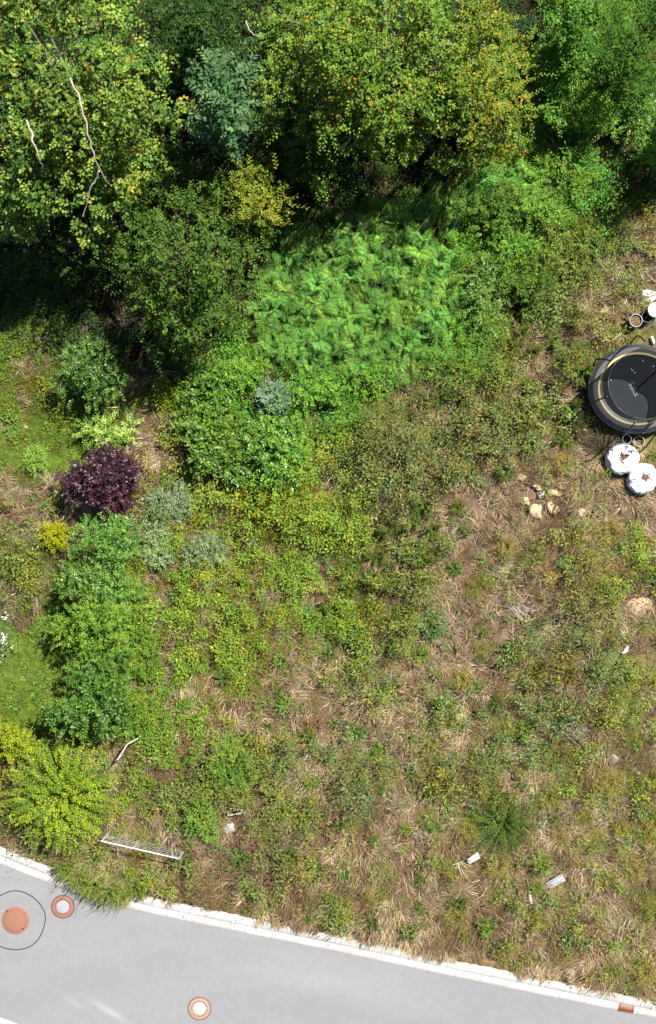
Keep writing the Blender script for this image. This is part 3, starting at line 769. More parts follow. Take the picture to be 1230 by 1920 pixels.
# yellow-flowering and green perennials
plume('goldenrod_clump', 'left clump of yellow goldenrod below the glossy shrubs', 'plant', 455, 935, 22, .7, [(.12, .17, .025), (.16, .19, .03)], 26, 12, .07, .4, LEAF, tipc=(.55, .42, .02, .75), group='goldenrod below the glossy shrubs')
plume('goldenrod_clump', 'right clump of brighter yellow goldenrod below the glossy shrubs', 'plant', 497, 952, 27, .7, [(.14, .18, .025), (.2, .2, .03)], 34, 12, .07, .4, LEAF, tipc=(.6, .47, .02, .6), group='goldenrod below the glossy shrubs')
plume('flowering_weed', 'tall weed with orange-yellow flower heads beside the dark hollow at the right', 'plant', 1068, 1262, 26, .8, [(.10, .15, .03), (.14, .17, .03)], 24, 12, .08, .35, LEAF, tipc=(.45, .28, .02, .8))
plume('feathery_weed', 'widest feathery green plant with drooping fronds above the fallen planks', 'plant', 945, 1545, 78, 1.0, [(.07, .13, .03), (.10, .15, .03), (.05, .10, .028)], 120, 22, .11, .2, DULL, group=None)
plume('feathery_weed', 'smaller yellow-tipped feathery plant on the upper side of the widest one', 'plant', 935, 1490, 40, .9, [(.13, .16, .03), (.16, .17, .03)], 46, 16, .08, .25, DULL)
plume('star_weed', 'fresh green star-shaped rosette near the middle of the meadow', 'plant', 752, 1258, 17, .25, [(.07, .17, .04)], 14, 7, .10, .4, LEAF)
plume('star_weed', 'small yellow star-shaped rosette in the grass above the robinia sapling', 'plant', 371, 1360, 11, .2, [(.35, .25, .02)], 9, 5, .07, .4, LEAF)
plume('star_weed', 'bright green weed with yellow tips near the twig pile', 'plant', 946, 1348, 18, .35, [(.12, .24, .03)], 18, 8, .08, .45, LEAF, tipc=(.4, .36, .03, .85))
plume('straw_clump', 'pale swirl of cut straw lying above the twigs', 'plant', 1033, 1082, 22, .3, [(.55, .42, .24), (.45, .34, .2)], 60, 6, .13, .07, DULL, sway=.2, squash=1.3)
plume('straw_clump', 'feathery pale seed heads left of the meadow centre', 'plant', 598, 1100, 28, .5, [(.45, .40, .24), (.3, .28, .15)], 34, 8, .13, .1, DULL, squash=.5)
plume('straw_clump', 'fountain of orange dry stalks below the trampoline', 'plant', 1052, 870, 34, .6, [(.38, .25, .11), (.30, .2, .09)], 60, 8, .16, .07, DULL)

LM = [(1195, 735, 'the trampoline'), (1185, 880, 'the white sacks'), (1030, 935, 'the group of pale stones'), (1190, 600, 'the black pots'), (968, 1145, 'the white twigs'),
      (1192, 1133, 'the flat sandstone patch'), (1068, 1262, 'the orange-flowered weed'), (946, 1348, 'the yellow-tipped green weed'), (1078, 1370, 'the grey brushwood pile'), (1150, 1424, 'the grey-pink boulder'),
      (945, 1545, 'the widest feathery plant'), (887, 1606, 'the short timber end'), (1040, 1650, 'the largest grey board'), (1174, 1889, 'the drain grate'), (752, 1258, 'the green star rosette'),
      (598, 1100, 'the pale seed heads'), (437, 1523, 'the white metal frame'), (270, 1590, 'the mesh fence'), (430, 1445, 'the light robinia sapling'), (371, 1360, 'the yellow star rosette'), (388, 1035, 'the white-grey woolly clump'),
      (318, 945, 'the silver-grey clump'), (497, 952, 'the yellow goldenrod'), (525, 840, 'the rounded glossy shrub'), (395, 790, 'the large-leaved glossy shrub'), (625, 830, 'the yellow-green sapling'), (900, 560, 'the pale-leaved bramble'),
      (1075, 470, 'the olive bramble'), (487, 362, 'the small yellowish oak'), (345, 470, 'the leaning mid-green tree'), (915, 250, 'the yellow tree'), (195, 902, 'the purple bush'), (118, 1487, 'the lime-green bush'),
      (700, 560, 'the bracken patch centre'), (560, 560, 'the left side of the patch'), (820, 440, 'the top of the patch'), (820, 620, 'the right side of the patch'), (1000, 320, 'the upper fern thicket'), (1085, 280, 'the shaded grass'), (760, 380, 'the dark hollow'), (640, 660, 'the foot of the patch'), (620, 450, 'the patch top left'), (1060, 190, 'the shrub by the yellow tree'), (515, 745, 'the small blue-grey shrub'), (220, 1425, 'the pale metal rail'), (374, 1760, 'the kerb'), (850, 1780, 'the kerb bend'), (660, 1790, 'the middle of the kerb')]
DIRS = ['right of', 'above and right of', 'above', 'above and left of', 'left of', 'below and left of', 'below', 'below and right of']
ORD = ['nearest', 'second nearest', 'third nearest', 'fourth nearest', 'fifth nearest', 'sixth nearest', 'seventh nearest', 'eighth nearest', 'ninth nearest', 'tenth nearest']


def place_labels(items, basename):
    """items: (object, px, py). the label says which landmark each stands beside"""
    by = {}
    for o, px, py in items:
        d, lx_, ly_, nm = min((math.hypot(px - a, py - b), a, b, n) for a, b, n in LM)
        k = int(round(math.atan2(-(py - ly_), px - lx_) / (PI / 4))) % 8
        by.setdefault((DIRS[k], nm), []).append((d, o))
    for (dr, nm), l in list(by.items()):
        l.sort(key=lambda t: t[0])
        for r_, (d, o) in enumerate(l):
            o['label'] = basename + ' ' + dr + ' ' + nm if len(l) == 1 or r_ > 9 else basename + ', ' + ORD[r_] + ' ' + dr + ' ' + nm


# bracken: thirty-odd seen plants of each size, every plant an object of its own
BR = 'dense bracken patch below the trees'
ferns = []
for v in range(4):
    e = plume('bracken_fern', 'bright green bracken fern in the dense patch below the trees', 'fern', 615, 960, 48, .85, [[(.11, .27, .08), (.13, .29, .09), (.09, .22, .07)], [(.14, .28, .07), (.16, .30, .08)], [(.09, .23, .08), (.11, .25, .09)], [(.10, .24, .08), (.14, .23, .07), (.08, .19, .07)]][v], 10, 16, .18, .16, DULL, group=BR, fern=True, z0=0.0)
    ferns.append(e)
cells = []
def inpoly(px, py, poly):
    c = False; n = len(poly)
    for a in range(n):
        x1, y1 = poly[a]; x2, y2 = poly[(a + 1) % n]
        if (y1 > py) != (y2 > py) and px < (x2 - x1) * (py - y1) / (y2 - y1) + x1: c = not c
    return c
fpoly = [(540, 440), (640, 415), (760, 370), (880, 350), (900, 420), (850, 480), (870, 560), (860, 640), (820, 690), (700, 700), (600, 690), (480, 650), (470, 590), (510, 520)]
fpoly2 = [(920, 250), (1030, 230), (1110, 250), (1120, 330), (1040, 400), (950, 380), (880, 330)]
spots = []
tries = 0
while tries < 16000 and len(spots) < 260:
    tries += 1; px = rng.uniform(450, 1120); py = rng.uniform(230, 710)
    if not (inpoly(px, py, fpoly) or inpoly(px, py, fpoly2)): continue
    if any(math.hypot(px - a, py - b) < 18 for a, b in spots): continue
    spots.append((px, py))
its = []
for q_, (px, py) in enumerate(spots):
    z = .05 + 2.0 * max(0.0, float(fbm(np.array([px * .022]), np.array([py * .022]), 5, 2)[0]) - .2) * rng.uniform(.6, 1.2)
    X, Y = P(px, py, z + .4); Z = float(th(X, Y)) + z * .6 - .1
    rz = rng.uniform(0, 2 * PI); sc = rng.uniform(.6, 1.25)
    if q_ < len(ferns):
        ferns[q_].location = (X, Y, Z); ferns[q_].rotation_euler = (0, 0, rz)
    its.append((ferns[q_] if q_ < len(ferns) else copy_thing(ferns[q_ % len(ferns)], (X, Y, Z), rz, sc), px, py))
place_labels(its, 'bright green bracken fern')

for k, (px, py, n_) in enumerate([(537, 548, 'reddish-brown withered bracken near the left end of the patch'), (850, 535, 'orange-brown withered bracken near the right end of the patch'), (762, 612, 'yellow fern frond in the middle of the patch'), (640, 632, 'yellowing bracken above the lower shrubs'), (800, 492, 'small yellow frond near the top right of the patch'), (555, 470, 'rusty frond at the upper left edge of the patch')]):
    plume('withered_fern', n_, 'fern', px, py, 26, 1.15, [(.30, .13, .05), (.22, .12, .04)] if k in (0, 1, 5) else [(.36, .30, .04), (.22, .26, .05)], 9, 14, .10, .2, DULL, fern=True)
# individual weeds big enough to tell apart, standing in the grass
def weed_field(name, label, short_, protos, poly, count, mind):
    pts = []; t_ = 0
    xs_ = [a for a, b in poly]; ys_ = [b for a, b in poly]
    while len(pts) < count and t_ < 6000:
        t_ += 1; px = rng.uniform(min(xs_), max(xs_)); py = rng.uniform(min(ys_), max(ys_))
        if not inpoly(px, py, poly): continue
        X, Y = P(px, py, .2)
        if s_kerb(np.array([X]), np.array([Y]))[0] < .35 or clear_fac(np.array([X]), np.array([Y]))[0] < .7: continue
        if any(math.hypot(px - a, py - b) < mind for a, b in pts): continue
        pts.append((px, py))
    its = []
    for k, (px, py) in enumerate(pts):
        X, Y = P(px, py, .2); Z = float(th(X, Y)); rz = rng.uniform(0, 2 * PI); sc = rng.uniform(.65, 1.3)
        if k < len(protos): protos[k].location = (X, Y, Z); protos[k].rotation_euler = (0, 0, rz)
        its.append((protos[k] if k < len(protos) else copy_thing(protos[k % len(protos)], (X, Y, Z), rz, sc), px, py))
    place_labels(its, short_)


def proto(name, label, group, cols, r, h, ns, per, L, ratio, mat, tipc=None, cat='plant'):
    return plume(name, label, cat, 615, 960, r, h, cols, ns, per, L, ratio, mat, group=group, z0=0.0, tipc=tipc)


lab = 'bushy green weed rising from the brown and green lower meadow'
weed_field('leafy_weed', lab, 'bushy green weed', [proto('leafy_weed', lab, 'bushy weeds of the lower meadow', c, 20, .5, 22, 9, .09, .42, LEAF) for c in
           ([(.075, .14, .03), (.09, .155, .03)], [(.10, .15, .03), (.12, .165, .03)], [(.065, .12, .035), (.085, .13, .04)])],
           [(480, 1080), (900, 1000), (1020, 1200), (1060, 1500), (1000, 1800), (560, 1720), (330, 1620), (300, 1300), (420, 1200)], 95, 44)
lab = 'long arching grass tussock in the drier right half of the meadow'
weed_field('grass_tussock', lab, 'arching grass tussock', [proto('grass_tussock', lab, 'arching grass tussocks at the right', c, 30, .5, 70, 6, .16, .07, GRASS, cat='grass tussock') for c in
           ([(.14, .17, .04), (.24, .21, .09)], [(.32, .25, .12), (.22, .18, .07)])],
           [(900, 1000), (1180, 950), (1230, 1100), (1230, 1850), (1050, 1800), (620, 1730), (640, 1500), (850, 1250)], 60, 52)
lab = 'shrubby dark weed in the dense scrub between the ferns and the dry meadow'
weed_field('scrub_weed', lab, 'dark scrubby weed', [proto('scrub_weed', lab, 'scrub weeds below the ferns', c, 26, .75, 30, 11, .085, .34, DULL) for c in
           ([(.085, .115, .035), (.11, .13, .045)], [(.075, .125, .03), (.10, .15, .035)])],
           [(600, 720), (850, 690), (1060, 560), (1100, 640), (1080, 830), (960, 880), (830, 1000), (760, 1180), (600, 1150), (640, 900)], 75, 38)
lab = 'yellow-green leafy weed in the fresh green part of the meadow'
weed_field('leafy_weed', lab, 'yellow-green leafy weed', [proto('leafy_weed', lab, 'yellow-green weeds right of the hedge', c, 19, .38, 22, 8, .085, .5, LEAF) for c in
           ([(.13, .20, .02), (.15, .21, .025)], [(.10, .17, .02), (.14, .19, .03)])],
           [(280, 900), (560, 900), (560, 1080), (540, 1260), (380, 1330), (290, 1560), (220, 1640), (270, 1180)], 70, 38)

# ------------------------------------------------------------------ iron covers and drain in the road
def gxy(px, py): return ((px - 615) / S, (960 - py) / S)


def slots(m, n, r, w_, l_, z, c, a0=0, skip=()):
    for k in range(n):
        if k in skip: continue
        a = a0 + 2 * PI * k / n
        m.box((r * math.cos(a), r * math.sin(a), z), (w_, l_, .006), c, rz=a)


IR = (.22, .105, .068)
X, Y = gxy(29, 1726)
e = empty('manhole_cover', (X, Y, 0.001), 'largest plain rust-orange manhole cover inside a dark sealed ring', 'manhole cover')
m = MB(); m.lathe([(0, .012), (.49, .012), (.50, .009), (.515, .009), (.525, .002)], IR, n=48); m.build('cover', RUST, e, True)
m = MB(); slots(m, 44, .415, .028, .022, .0155, (.10, .04, .03)); m.box((-.30, .36, .0155), (.09, .05, .007), (.08, .03, .025), rz=.8); m.box((.30, -.30, .0155), (.08, .05, .007), (.08, .03, .025), rz=.8)
m.build('slot_ring', RUST, e)
m = MB(); th_ = np.linspace(0, 2 * PI, 72, endpoint=False)
ro = 1.125 + .012 * np.sin(th_ * 5) + np.where(np.abs(th_ - .05) < .35, .02, 0); ri = ro - .035 - .015 * (fbm(np.cos(th_) * 4, np.sin(th_) * 4, 3, 2))
V = [(a * math.cos(t), a * math.sin(t), .004) for a, t in zip(ro, th_)] + [(a * math.cos(t), a * math.sin(t), .004) for a, t in zip(ri, th_)]
m.add(V, [[k, (k + 1) % 72, 72 + (k + 1) % 72, 72 + k] for k in range(72)], (.045, .045, .048)); m.build('joint_ring', ASPH, e)


def small_cover(px, py, label, dirt):
    X, Y = gxy(px, py)
    e = empty('manhole_cover', (X, Y, 0.001), label, 'manhole cover', 'concrete-filled manhole covers')
    m = MB(); m.lathe([(.415, .012), (.43, .009), (.445, .002)], (.06, .035, .04), n=48); m.build('rim', RUST, e, True)
    m = MB(); m.lathe([(.24, .014), (.32, .016), (.41, .013), (.415, .012)], (.26, .165, .12) if not dirt else (.20, .095, .068), n=48)
    m.lathe([(.335, .020), (.345, .020), (.35, .016)], (.42, .28, .2) if not dirt else (.35, .16, .1), n=48); m.build('iron_ring', RUST, e, True)
    m = MB(); slots(m, 16, .285, .04, .035, .0195, (.12, .08, .07), a0=.1, skip=() if dirt else (0, 9)); m.build('vent_slot', RUST, e)
    m = MB(); m.lathe([(0, .018), (.225, .018), (.245, .012)], (.33, .325, .31) if not dirt else (.25, .26, .275), n=40); m.build('concrete_filling', CONC, e, True)
    return e


small_cover(118, 1700, 'darker rust-red manhole cover with grey centre, half under the grass shadow by the kerb', True)
small_cover(374, 1891, 'pale orange manhole cover with a clean white centre, alone in the road', False)
# drain grate
X, Y = gxy(1174, 1889)
e = empty('drain_grate', (X, Y, .035), 'rust-orange rectangular drain grate let into the kerb gutter', 'drain grate', rz=-.19)
m = MB(); cc = (.27, .095, .045)
for s_ in (-1, 1): m.box((0, s_ * .155, 0), (.56, .03, .03), cc, bev=.004); m.box((s_ * .265, 0, 0), (.03, .276, .03), cc, bev=.004)
m.build('frame', RUST, e)
m = MB()
for k in range(9): m.box((-.216 + k * .054, .0, .0), (.026, .27, .022), cc, bev=.004)
m.box((0, 0, -.004), (.49, .02, .018), cc); m.build('bars', RUST, e)
m = MB(); m.box((0, 0, -.019), (.52, .29, .004), (.02, .015, .015)); m.build('sump', RUST, e)
m = MB(); m.box((.335, .02, -.001), (.08, .34, .02), (.55, .46, .42), bev=.003); m.build('side_stone', CONC, e)

# ------------------------------------------------------------------ fence panel and rails (galvanised mesh)
def seen(px, py, z): return np.array([*P(px, py, z), z])


ZC = (.72, .73, .75)
a = seen(190, 1577, 1.25); b = seen(335, 1610, 1.25)
e = empty('mesh_fence', (a[0], a[1], .1), 'galvanised wire mesh fence panel with top rail beside the lime-green bush', 'fence')
o3 = np.array([a[0], a[1], .1]); m = MB(); m.tube([a - o3, b - o3], .026, ZC, 8); m.build('top_rail', ZINC, e)
for pp in (a, b):
    m = MB(); m.tube([(pp - o3) * [1, 1, 0] + [0, 0, -.1], pp - o3 + [0, 0, .02]], .026, ZC, 8); m.build('post', ZINC, e)
m = MB(); dv = b - a
for k in range(1, 17): q_ = a + dv * k / 17; m.tube([q_ - o3, q_ - o3 - [0, 0, 1.02]], .0035, (.5, .5, .52), 4)
for k in range(1, 6): m.tube([a - o3 - [0, 0, .19 * k], b - o3 - [0, 0, .19 * k]], .005, (.55, .55, .57), 4)
m.build('wire_mesh', ZINC, e)
pts = [seen(220, 1425, 1.3), seen(238, 1396, 1.3), seen(258, 1385, 1.3)]
o3 = np.array([pts[1][0], pts[1][1], .1]); e = empty('metal_railing', tuple(o3), 'angled pale metal rail at the foot of the hedge, above the mesh fence', 'railing')
m = MB()
for p1, p2 in ((0, 1), (1, 2)):
    for dz in (0, -.09): m.tube([pts[p1] - o3 + [0, 0, dz], pts[p2] - o3 + [0, 0, dz]], .022, (.80, .79, .76), 6)
m.build('rail', ZINC, e)
for q_ in pts:
    m = MB(); m.tube([(q_ - o3) * [1, 1, 0] + [0, 0, -.1], q_ - o3], .02, (.5, .5, .5), 6); m.build('post', ZINC, e)
# white bracket
X, Y = P(441, 1522, .4)
e = empty('metal_bracket', (X, Y, float(th(X, Y)) + .12), 'small white rectangular metal frame lying on bare soil near the robinia sapling', 'bracket', rz=.2)
m = MB(); wc = (.50, .50, .48)
for s_ in (-1, 1): m.box((0, s_ * .07, .12), (.54, .035, .05), wc, bev=.006); m.box((s_ * .25, 0, .12), (.035, .105, .05), wc, bev=.006)
m.tube([(-.1, .06, .1), (-.22, .35, .03)], .012, wc); m.tube([(.12, .06, .1), (.1, .36, .03)], .012, wc); m.build('frame', PLAST, e)

# ------------------------------------------------------------------ planks, stones
def plank(px, py, L, W, T, rz, label, c, tilt=.12):
    X, Y = P(px, py, .2); z = float(th(X, Y)) + .14
    m = MB()
    nb = 3 if W > .15 else 1
    for k in range(nb):
        yy = (k - (nb - 1) / 2) * W / nb
        m.box((rng.uniform(-.03, .03), yy, 0), (L * rng.uniform(.93, 1), W / nb - .006, T), np.array(c) * rng.uniform(.75, 1.1), bev=.006)
    o = m.build('wooden_plank', WOOD); o.location = (X, Y, z); o.rotation_euler = (tilt, -.06, rz); return tag(o, label, 'plank', 'weathered planks near the road')


plank(887, 1606, .50, .22, .16, .55, 'short white-grey end of timber half hidden below the feathery plant', (.5, .48, .46))
plank(1040, 1650, .72, .30, .12, .52, 'largest weathered grey board lying slanted over a dark hollow', (.30, .31, .32))
plank(993, 1675, .62, .09, .08, -1.45, 'thin pale batten lying upright in the straw, left of the largest board', (.55, .5, .46))


def stone(px, py, r, label, c=(.36, .26, .16), group='limestones in the dry grass', flat=.45, sq=1.0, rz=0):
    X, Y = P(px, py, .1); z = float(th(X, Y)); N = 14
    u = np.linspace(0, PI, 8); g2 = rng.normal(0, 1, (6, 3)); ph = rng.uniform(0, 6, 6)
    m = MB(); V = []
    for a_ in u:
        for b_ in np.linspace(0, 2 * PI, N, endpoint=False):
            d = np.array([math.sin(a_) * math.cos(b_), math.sin(a_) * math.sin(b_), math.cos(a_)])
            f = 1 + .30 * sum(math.sin(d @ g2[q] * 1.8 + ph[q]) for q in range(6)) / 1.6
            f *= 1.15
            d = np.sign(d) * np.abs(d) ** .8 * f
            V.append((d[0] * r, d[1] * r * sq, d[2] * r * flat))
    F = [[a_ * N + b_, (a_ + 1) * N + b_, (a_ + 1) * N + (b_ + 1) % N, a_ * N + (b_ + 1) % N] for a_ in range(7) for b_ in range(N)]
    m.add(V, F, c); o = m.build('stone', STONE); o.location = (X, Y, z + r * flat * .35 + .06); o.rotation_euler = (0, 0, rz)
    return tag(o, label, 'stone', group)


stone(971, 899, .24, 'sandy stone at the upper left end of the stone group below the trampoline', sq=.75)
stone(1004, 961, .24, 'brightest cream stone, lowest of the group below the trampoline', c=(.46, .34, .20), sq=.85)
stone(1036, 951, .17, 'small cream stone right of the brightest one', c=(.42, .31, .185))
stone(1067, 930, .16, 'rounded cream stone, farthest right of the stone group', c=(.42, .31, .185), sq=1.1)
stone(1040, 926, .20, 'wide flat cream stone in the middle of the stone group', c=(.42, .31, .18), sq=.55)
stone(1012, 927, .13, 'small greyish stone at the centre left of the stone group', c=(.33, .30, .26))
stone(1006, 914, .14, 'small sandy stone near the greyish one, nearer the trampoline', c=(.38, .29, .18), sq=.6)
stone(948, 912, .12, 'small tan stone at the far left of the stone group, nearest the scrub', c=(.40, .30, .18), sq=.7)
stone(1090, 962, .13, 'tan stone right of and below the stone group', c=(.38, .29, .18), sq=.8)
stone(985, 942, .11, 'little cream stone just above the brightest one', c=(.44, .33, .2))
stone(1120, 905, .12, 'lone tan stone between the sacks and the stone group', c=(.38, .28, .17), sq=.6)
stone(1192, 1133, .42, 'large flat patch of pale sandstone by the right edge of the meadow', c=(.36, .25, .16), flat=.16, sq=.8, group=None)
stone(1150, 1424, .14, 'grey-pink boulder in the lower right meadow', c=(.22, .185, .165), flat=.6, group=None)
stone(1195, 1451, .11, 'small white stone in the long green grass at the lower right', c=(.30, .28, .26), group=None)
stone(405, 1397, .28, 'pale flat stone above the robinia sapling', c=(.33, .28, .22), flat=.2, sq=.6, group=None)
stone(1170, 1218, .16, 'narrow grey stone in the grass right of the orange-flowered weed', c=(.45, .45, .40), sq=.5, rz=.7, group=None)
stone(434, 1552, .2, 'bluish-grey stone on the bare soil below the white frame', c=(.33, .33, .35), flat=.25, group=None)
stone(1095, 592, .11, 'small cream stone left of the black pots', c=(.6, .45, .28), group=None)
# row of edging stones at the shaded lawn
for k in range(9):
    stone(18 + k * 13, 622 + k * 2.2 + rng.uniform(-2, 2), .13, ['leftmost', 'second', 'third', 'fourth', 'fifth', 'sixth', 'seventh', 'eighth', 'rightmost'][k] + ' edging stone from the left in the row bordering the shaded lawn', c=(.30, .27, .23), group='edging stones of the shaded lawn', flat=.5, sq=.7)


def twigs(px, py, R0, n, label, c, h=.25):
    X, Y = P(px, py, .15); e0 = np.array([X, Y, float(th(X, Y))])
    m = MB()
    for k in range(n):
        a = rng.normal(2.6, .6); l = rng.uniform(.3, 1.0) * R0; p0 = rng.normal(0, R0 * .3, 3) * [1, .6, 0] + [0, 0, rng.uniform(.08, h)]
        d = np.array([math.cos(a), math.sin(a), rng.normal(0, .12)]) * l
        m.tube([p0 - d / 2, p0 + rng.normal(0, .04, 3) * [1, 1, .3], p0 + d / 2], [.011, .008, .003], np.array(c) * rng.uniform(.7, 1.2), 4, cap=False)
    o = m.build('twig_pile', BARK); o.location = e0; return tag(o, label, 'twigs')


twigs(968, 1145, 1.2, 40, 'loose pile of bleached white twigs in the middle right of the meadow', (.34, .30, .26))
twigs(1078, 1370, .8, 70, 'grey brushwood pile with a dark hollow, right of the bright green weed', (.26, .22, .19))
twigs(1187, 485, .8, 60, 'reddish-brown heap of dry stalks at the right edge above the pots', (.26, .15, .12))

# ------------------------------------------------------------------ trampoline
TZ = .85
tcx, tcy = P(1196, 729, TZ); tz0 = float(th(tcx, tcy))
e = empty('trampoline', (tcx, tcy, tz0), 'round black trampoline with grey and yellow pad and netting, cut by the right edge', 'trampoline')
TZ -= tz0
fac = (H - .85) / H / S
rY = 67 * fac; rO = 85 * fac; SX, SY = 1.08, .98
m = MB(); m.lathe([(0, TZ - .02), (rY * .5, TZ - .03), (rY - .12, TZ - .02)], (.015, .018, .023), n=64, sx=SX, sy=SY); mat_ = m.build('jumping_mat', tint_mat('mat_fabric', rough=.75, noise=.08, nscale=30, spec=.12), e, True)
m = MB(); m.lathe([(rY - .125, TZ - .015), (rY - .02, TZ + .02)], (.018, .017, .017), n=64, sx=SX, sy=SY); m.build('inner_pad', PLAST, e, True)
m = MB(); m.lathe([(rY - .02, TZ + .022), (rY + .05, TZ + .032)], (.50, .40, .17), n=64, sx=SX, sy=SY); m.build('yellow_band', PLAST, e, True)
m = MB(); m.lathe([(rY + .05, TZ + .030), (rY + .20, TZ + .035)], (.028, .027, .028), n=64, sx=SX, sy=SY); m.lathe([(rY + .20, TZ + .035), (rY + .225, TZ + .030)], (.015, .015, .016), n=64, sx=SX, sy=SY); m.lathe([(rY + .225, TZ + .030), (rO - .06, TZ + .0), (rO, TZ - .08)], (.028, .028, .032), n=64, sx=SX, sy=SY); m.lathe([(rO, TZ - .08), (rO - .02, TZ - .22)], (.01, .01, .01), n=64, sx=SX, sy=SY); m.build('pad', PLAST, e, True)
t12 = np.linspace(0, 2 * PI, 49)
m = MB(); m.tube([(rO * SX * math.cos(t), rO * SY * math.sin(t), TZ - .1) for t in t12], .03, (.02, .02, .02), 8, cap=False); m.build('frame', PLAST, e, True)
NP = 7; poles = [math.radians(97 + 360 / 7 * k) for k in range(NP)]
HT = 2.0
def netr(t):      # the hem hangs lower between the poles
    k = abs(((math.degrees(t) - 97) % (360 / 7)) - 180 / 7) / (180 / 7)      # 1 at a pole
    return (1 - k ** 2.2)
for a in poles:
    m = MB(); c, s_ = math.cos(a), math.sin(a); pts = []
    for q in np.linspace(0, 1, 9):
        rr = rO + .07 + .09 * math.sin(q * PI) - .42 * max(0, q - .62) ** 1.3 * 2.2; pts.append((rr * c * SX, rr * s_ * SY, TZ - .3 + q * (HT + .42)))
    m.tube(pts, .03, (.012, .012, .013), 8); m.build('pole', PLAST, e, True)
for a in poles[::2]:
    m = MB(); c, s_ = math.cos(a + .2), math.sin(a + .2); c2, s2 = math.cos(a - .2), math.sin(a - .2)
    m.tube([(rO * c * SX, rO * s_ * SY, TZ - .1), (rO * c * SX, rO * s_ * SY, .03), (rO * c2 * SX, rO * s2 * SY, .03), (rO * c2 * SX, rO * s2 * SY, TZ - .1)], .025, (.05, .05, .05), 8)
    m.build('leg', ZINC, e)
m = MB(); nn_ = 96; V = []
for lv in range(6):
    f = lv / 5
    for k in range(nn_):
        t = 2 * PI * k / nn_; sag = netr(t); rr = (rY - .02) * (1 - f) + (rO - .36 - .04 * sag) * f
        V.append((rr * math.cos(t) * SX, rr * math.sin(t) * SY, TZ + .02 + f * (HT - .10 - .34 * sag)))
m.add(V, [[l * nn_ + k, l * nn_ + (k + 1) % nn_, (l + 1) * nn_ + (k + 1) % nn_, (l + 1) * nn_ + k] for l in range(5) for k in range(nn_)], (.02, .02, .02))
m.build('safety_net', NET, e, True)
hem = V[-nn_:] + [V[-nn_]]
m = MB(); m.tube(hem, .011, (.07, .07, .075), 5, cap=False); m.build('net_hem', PLAST, e, True)
cu = bpy.data.curves.new('lettering', 'FONT'); cu.body = 'Salta'; cu.size = .30; cu.align_x = 'CENTER'; cu.align_y = 'CENTER'; cu.extrude = .001
tm = MB(); lm = tint_mat('grey_print', rough=.6); 
ob = bpy.data.objects.new('lettering_source', cu); col.objects.link(ob)
dg = bpy.context.evaluated_depsgraph_get(); dg.update()
me = bpy.data.meshes.new_from_object(ob.evaluated_get(dg)); col.objects.unlink(ob); bpy.data.objects.remove(ob)
at = me.attributes.new('tint', 'FLOAT_COLOR', 'FACE'); at.data.foreach_set('color', np.tile([.12, .13, .145, 1.0], len(me.polygons)).astype(np.float32))
me.materials.clear(); me.materials.append(lm)
tx_ = bpy.data.objects.new('lettering', me); col.objects.link(tx_); tx_.parent = e
lx, ly = P(1188, 730, .83); tx_.location = (lx - tcx, ly - tcy, TZ - .008); tx_.rotation_euler = (0, 0, math.radians(-62))
for px, py, c, lb_ in ((1183, 692, (.6, .55, .3), 'two cream petals side by side on the trampoline mat'), (1191, 699, (.5, .5, .45), 'single pale crumb just below the cream petals on the mat'),
                       (1206, 677, (.7, .75, .75), 'white petal near the top of the trampoline mat'), (1225, 686, (.65, .75, .85), 'pale blue scrap near the right edge on the mat'),
                       (1224, 695, (.35, .03, .04), 'upper dark red leaf on the trampoline mat'), (1218, 710, (.4, .04, .05), 'lower dark red leaf on the trampoline mat'),
                       (1146, 713, (.6, .6, .62), 'white crumb on the shade line of the trampoline mat')):
    X, Y = P(px, py, .84); m = MB(); nq = 1 if 'two' not in lb_ else 2
    for k in range(nq): m.leaves(np.array([[k * .06 - .02, k * .04, .012]]), np.array([[1, .4 + k, .1]]), np.array([[0, .2, 1.0]]), .07, .045, np.array([c]))
    o = m.build('fallen_leaf', DULL); o.location = (X, Y, tz0 + TZ - .015); o.rotation_euler = (0, 0, rng.uniform(0, 6)); tag(o, lb_, 'leaf', 'litter on the trampoline')

# ------------------------------------------------------------------ pots, buckets, sacks
def pot(px, py, r, h, label, c, rim, inside, fill=None, name='bucket', cat='bucket', handle=False, group=None):
    X, Y = P(px, py, h); z = float(th(X, Y)); e = empty(name, (X, Y, z), label, cat, group)
    m = MB(); m.lathe([(0, .005), (r * .78, .005), (r * .8, .02), (r, h - .03), (r + .012, h - .03), (r + .012, h), (r - .004, h)], c, n=32)
    m.lathe([(r - .006, h - .001), (r * .76, .03), (0, .03)], inside, n=32); m.build('body', PLAST, e, True)
    m = MB(); m.tube([((r + .006) * math.cos(t), (r + .006) * math.sin(t), h) for t in np.linspace(0, 2 * PI, 33)], .012, rim, 6, cap=False); m.build('rim', PLAST, e, True)
    if fill:
        m = MB(); m.lathe([(0, h * fill + .02), (r * .45, h * fill + .03), (r * .93, h * fill - .01)], (.13, .085, .05), n=24)
        nl = 60; a = rng.uniform(0, 2 * PI, nl); q = r * .8 * np.sqrt(rng.uniform(0, 1, nl))
        m.leaves(np.stack([q * np.cos(a), q * np.sin(a), np.full(nl, h * fill + .03)], 1), unit(nl) * [1, 1, .3], np.tile([0, 0, 1.0], (nl, 1)) + rng.normal(0, .4, (nl, 3)), .07, .03, jitter((.25, .17, .10), nl, .4))
        m.build('soil', SOIL, e)
    return e


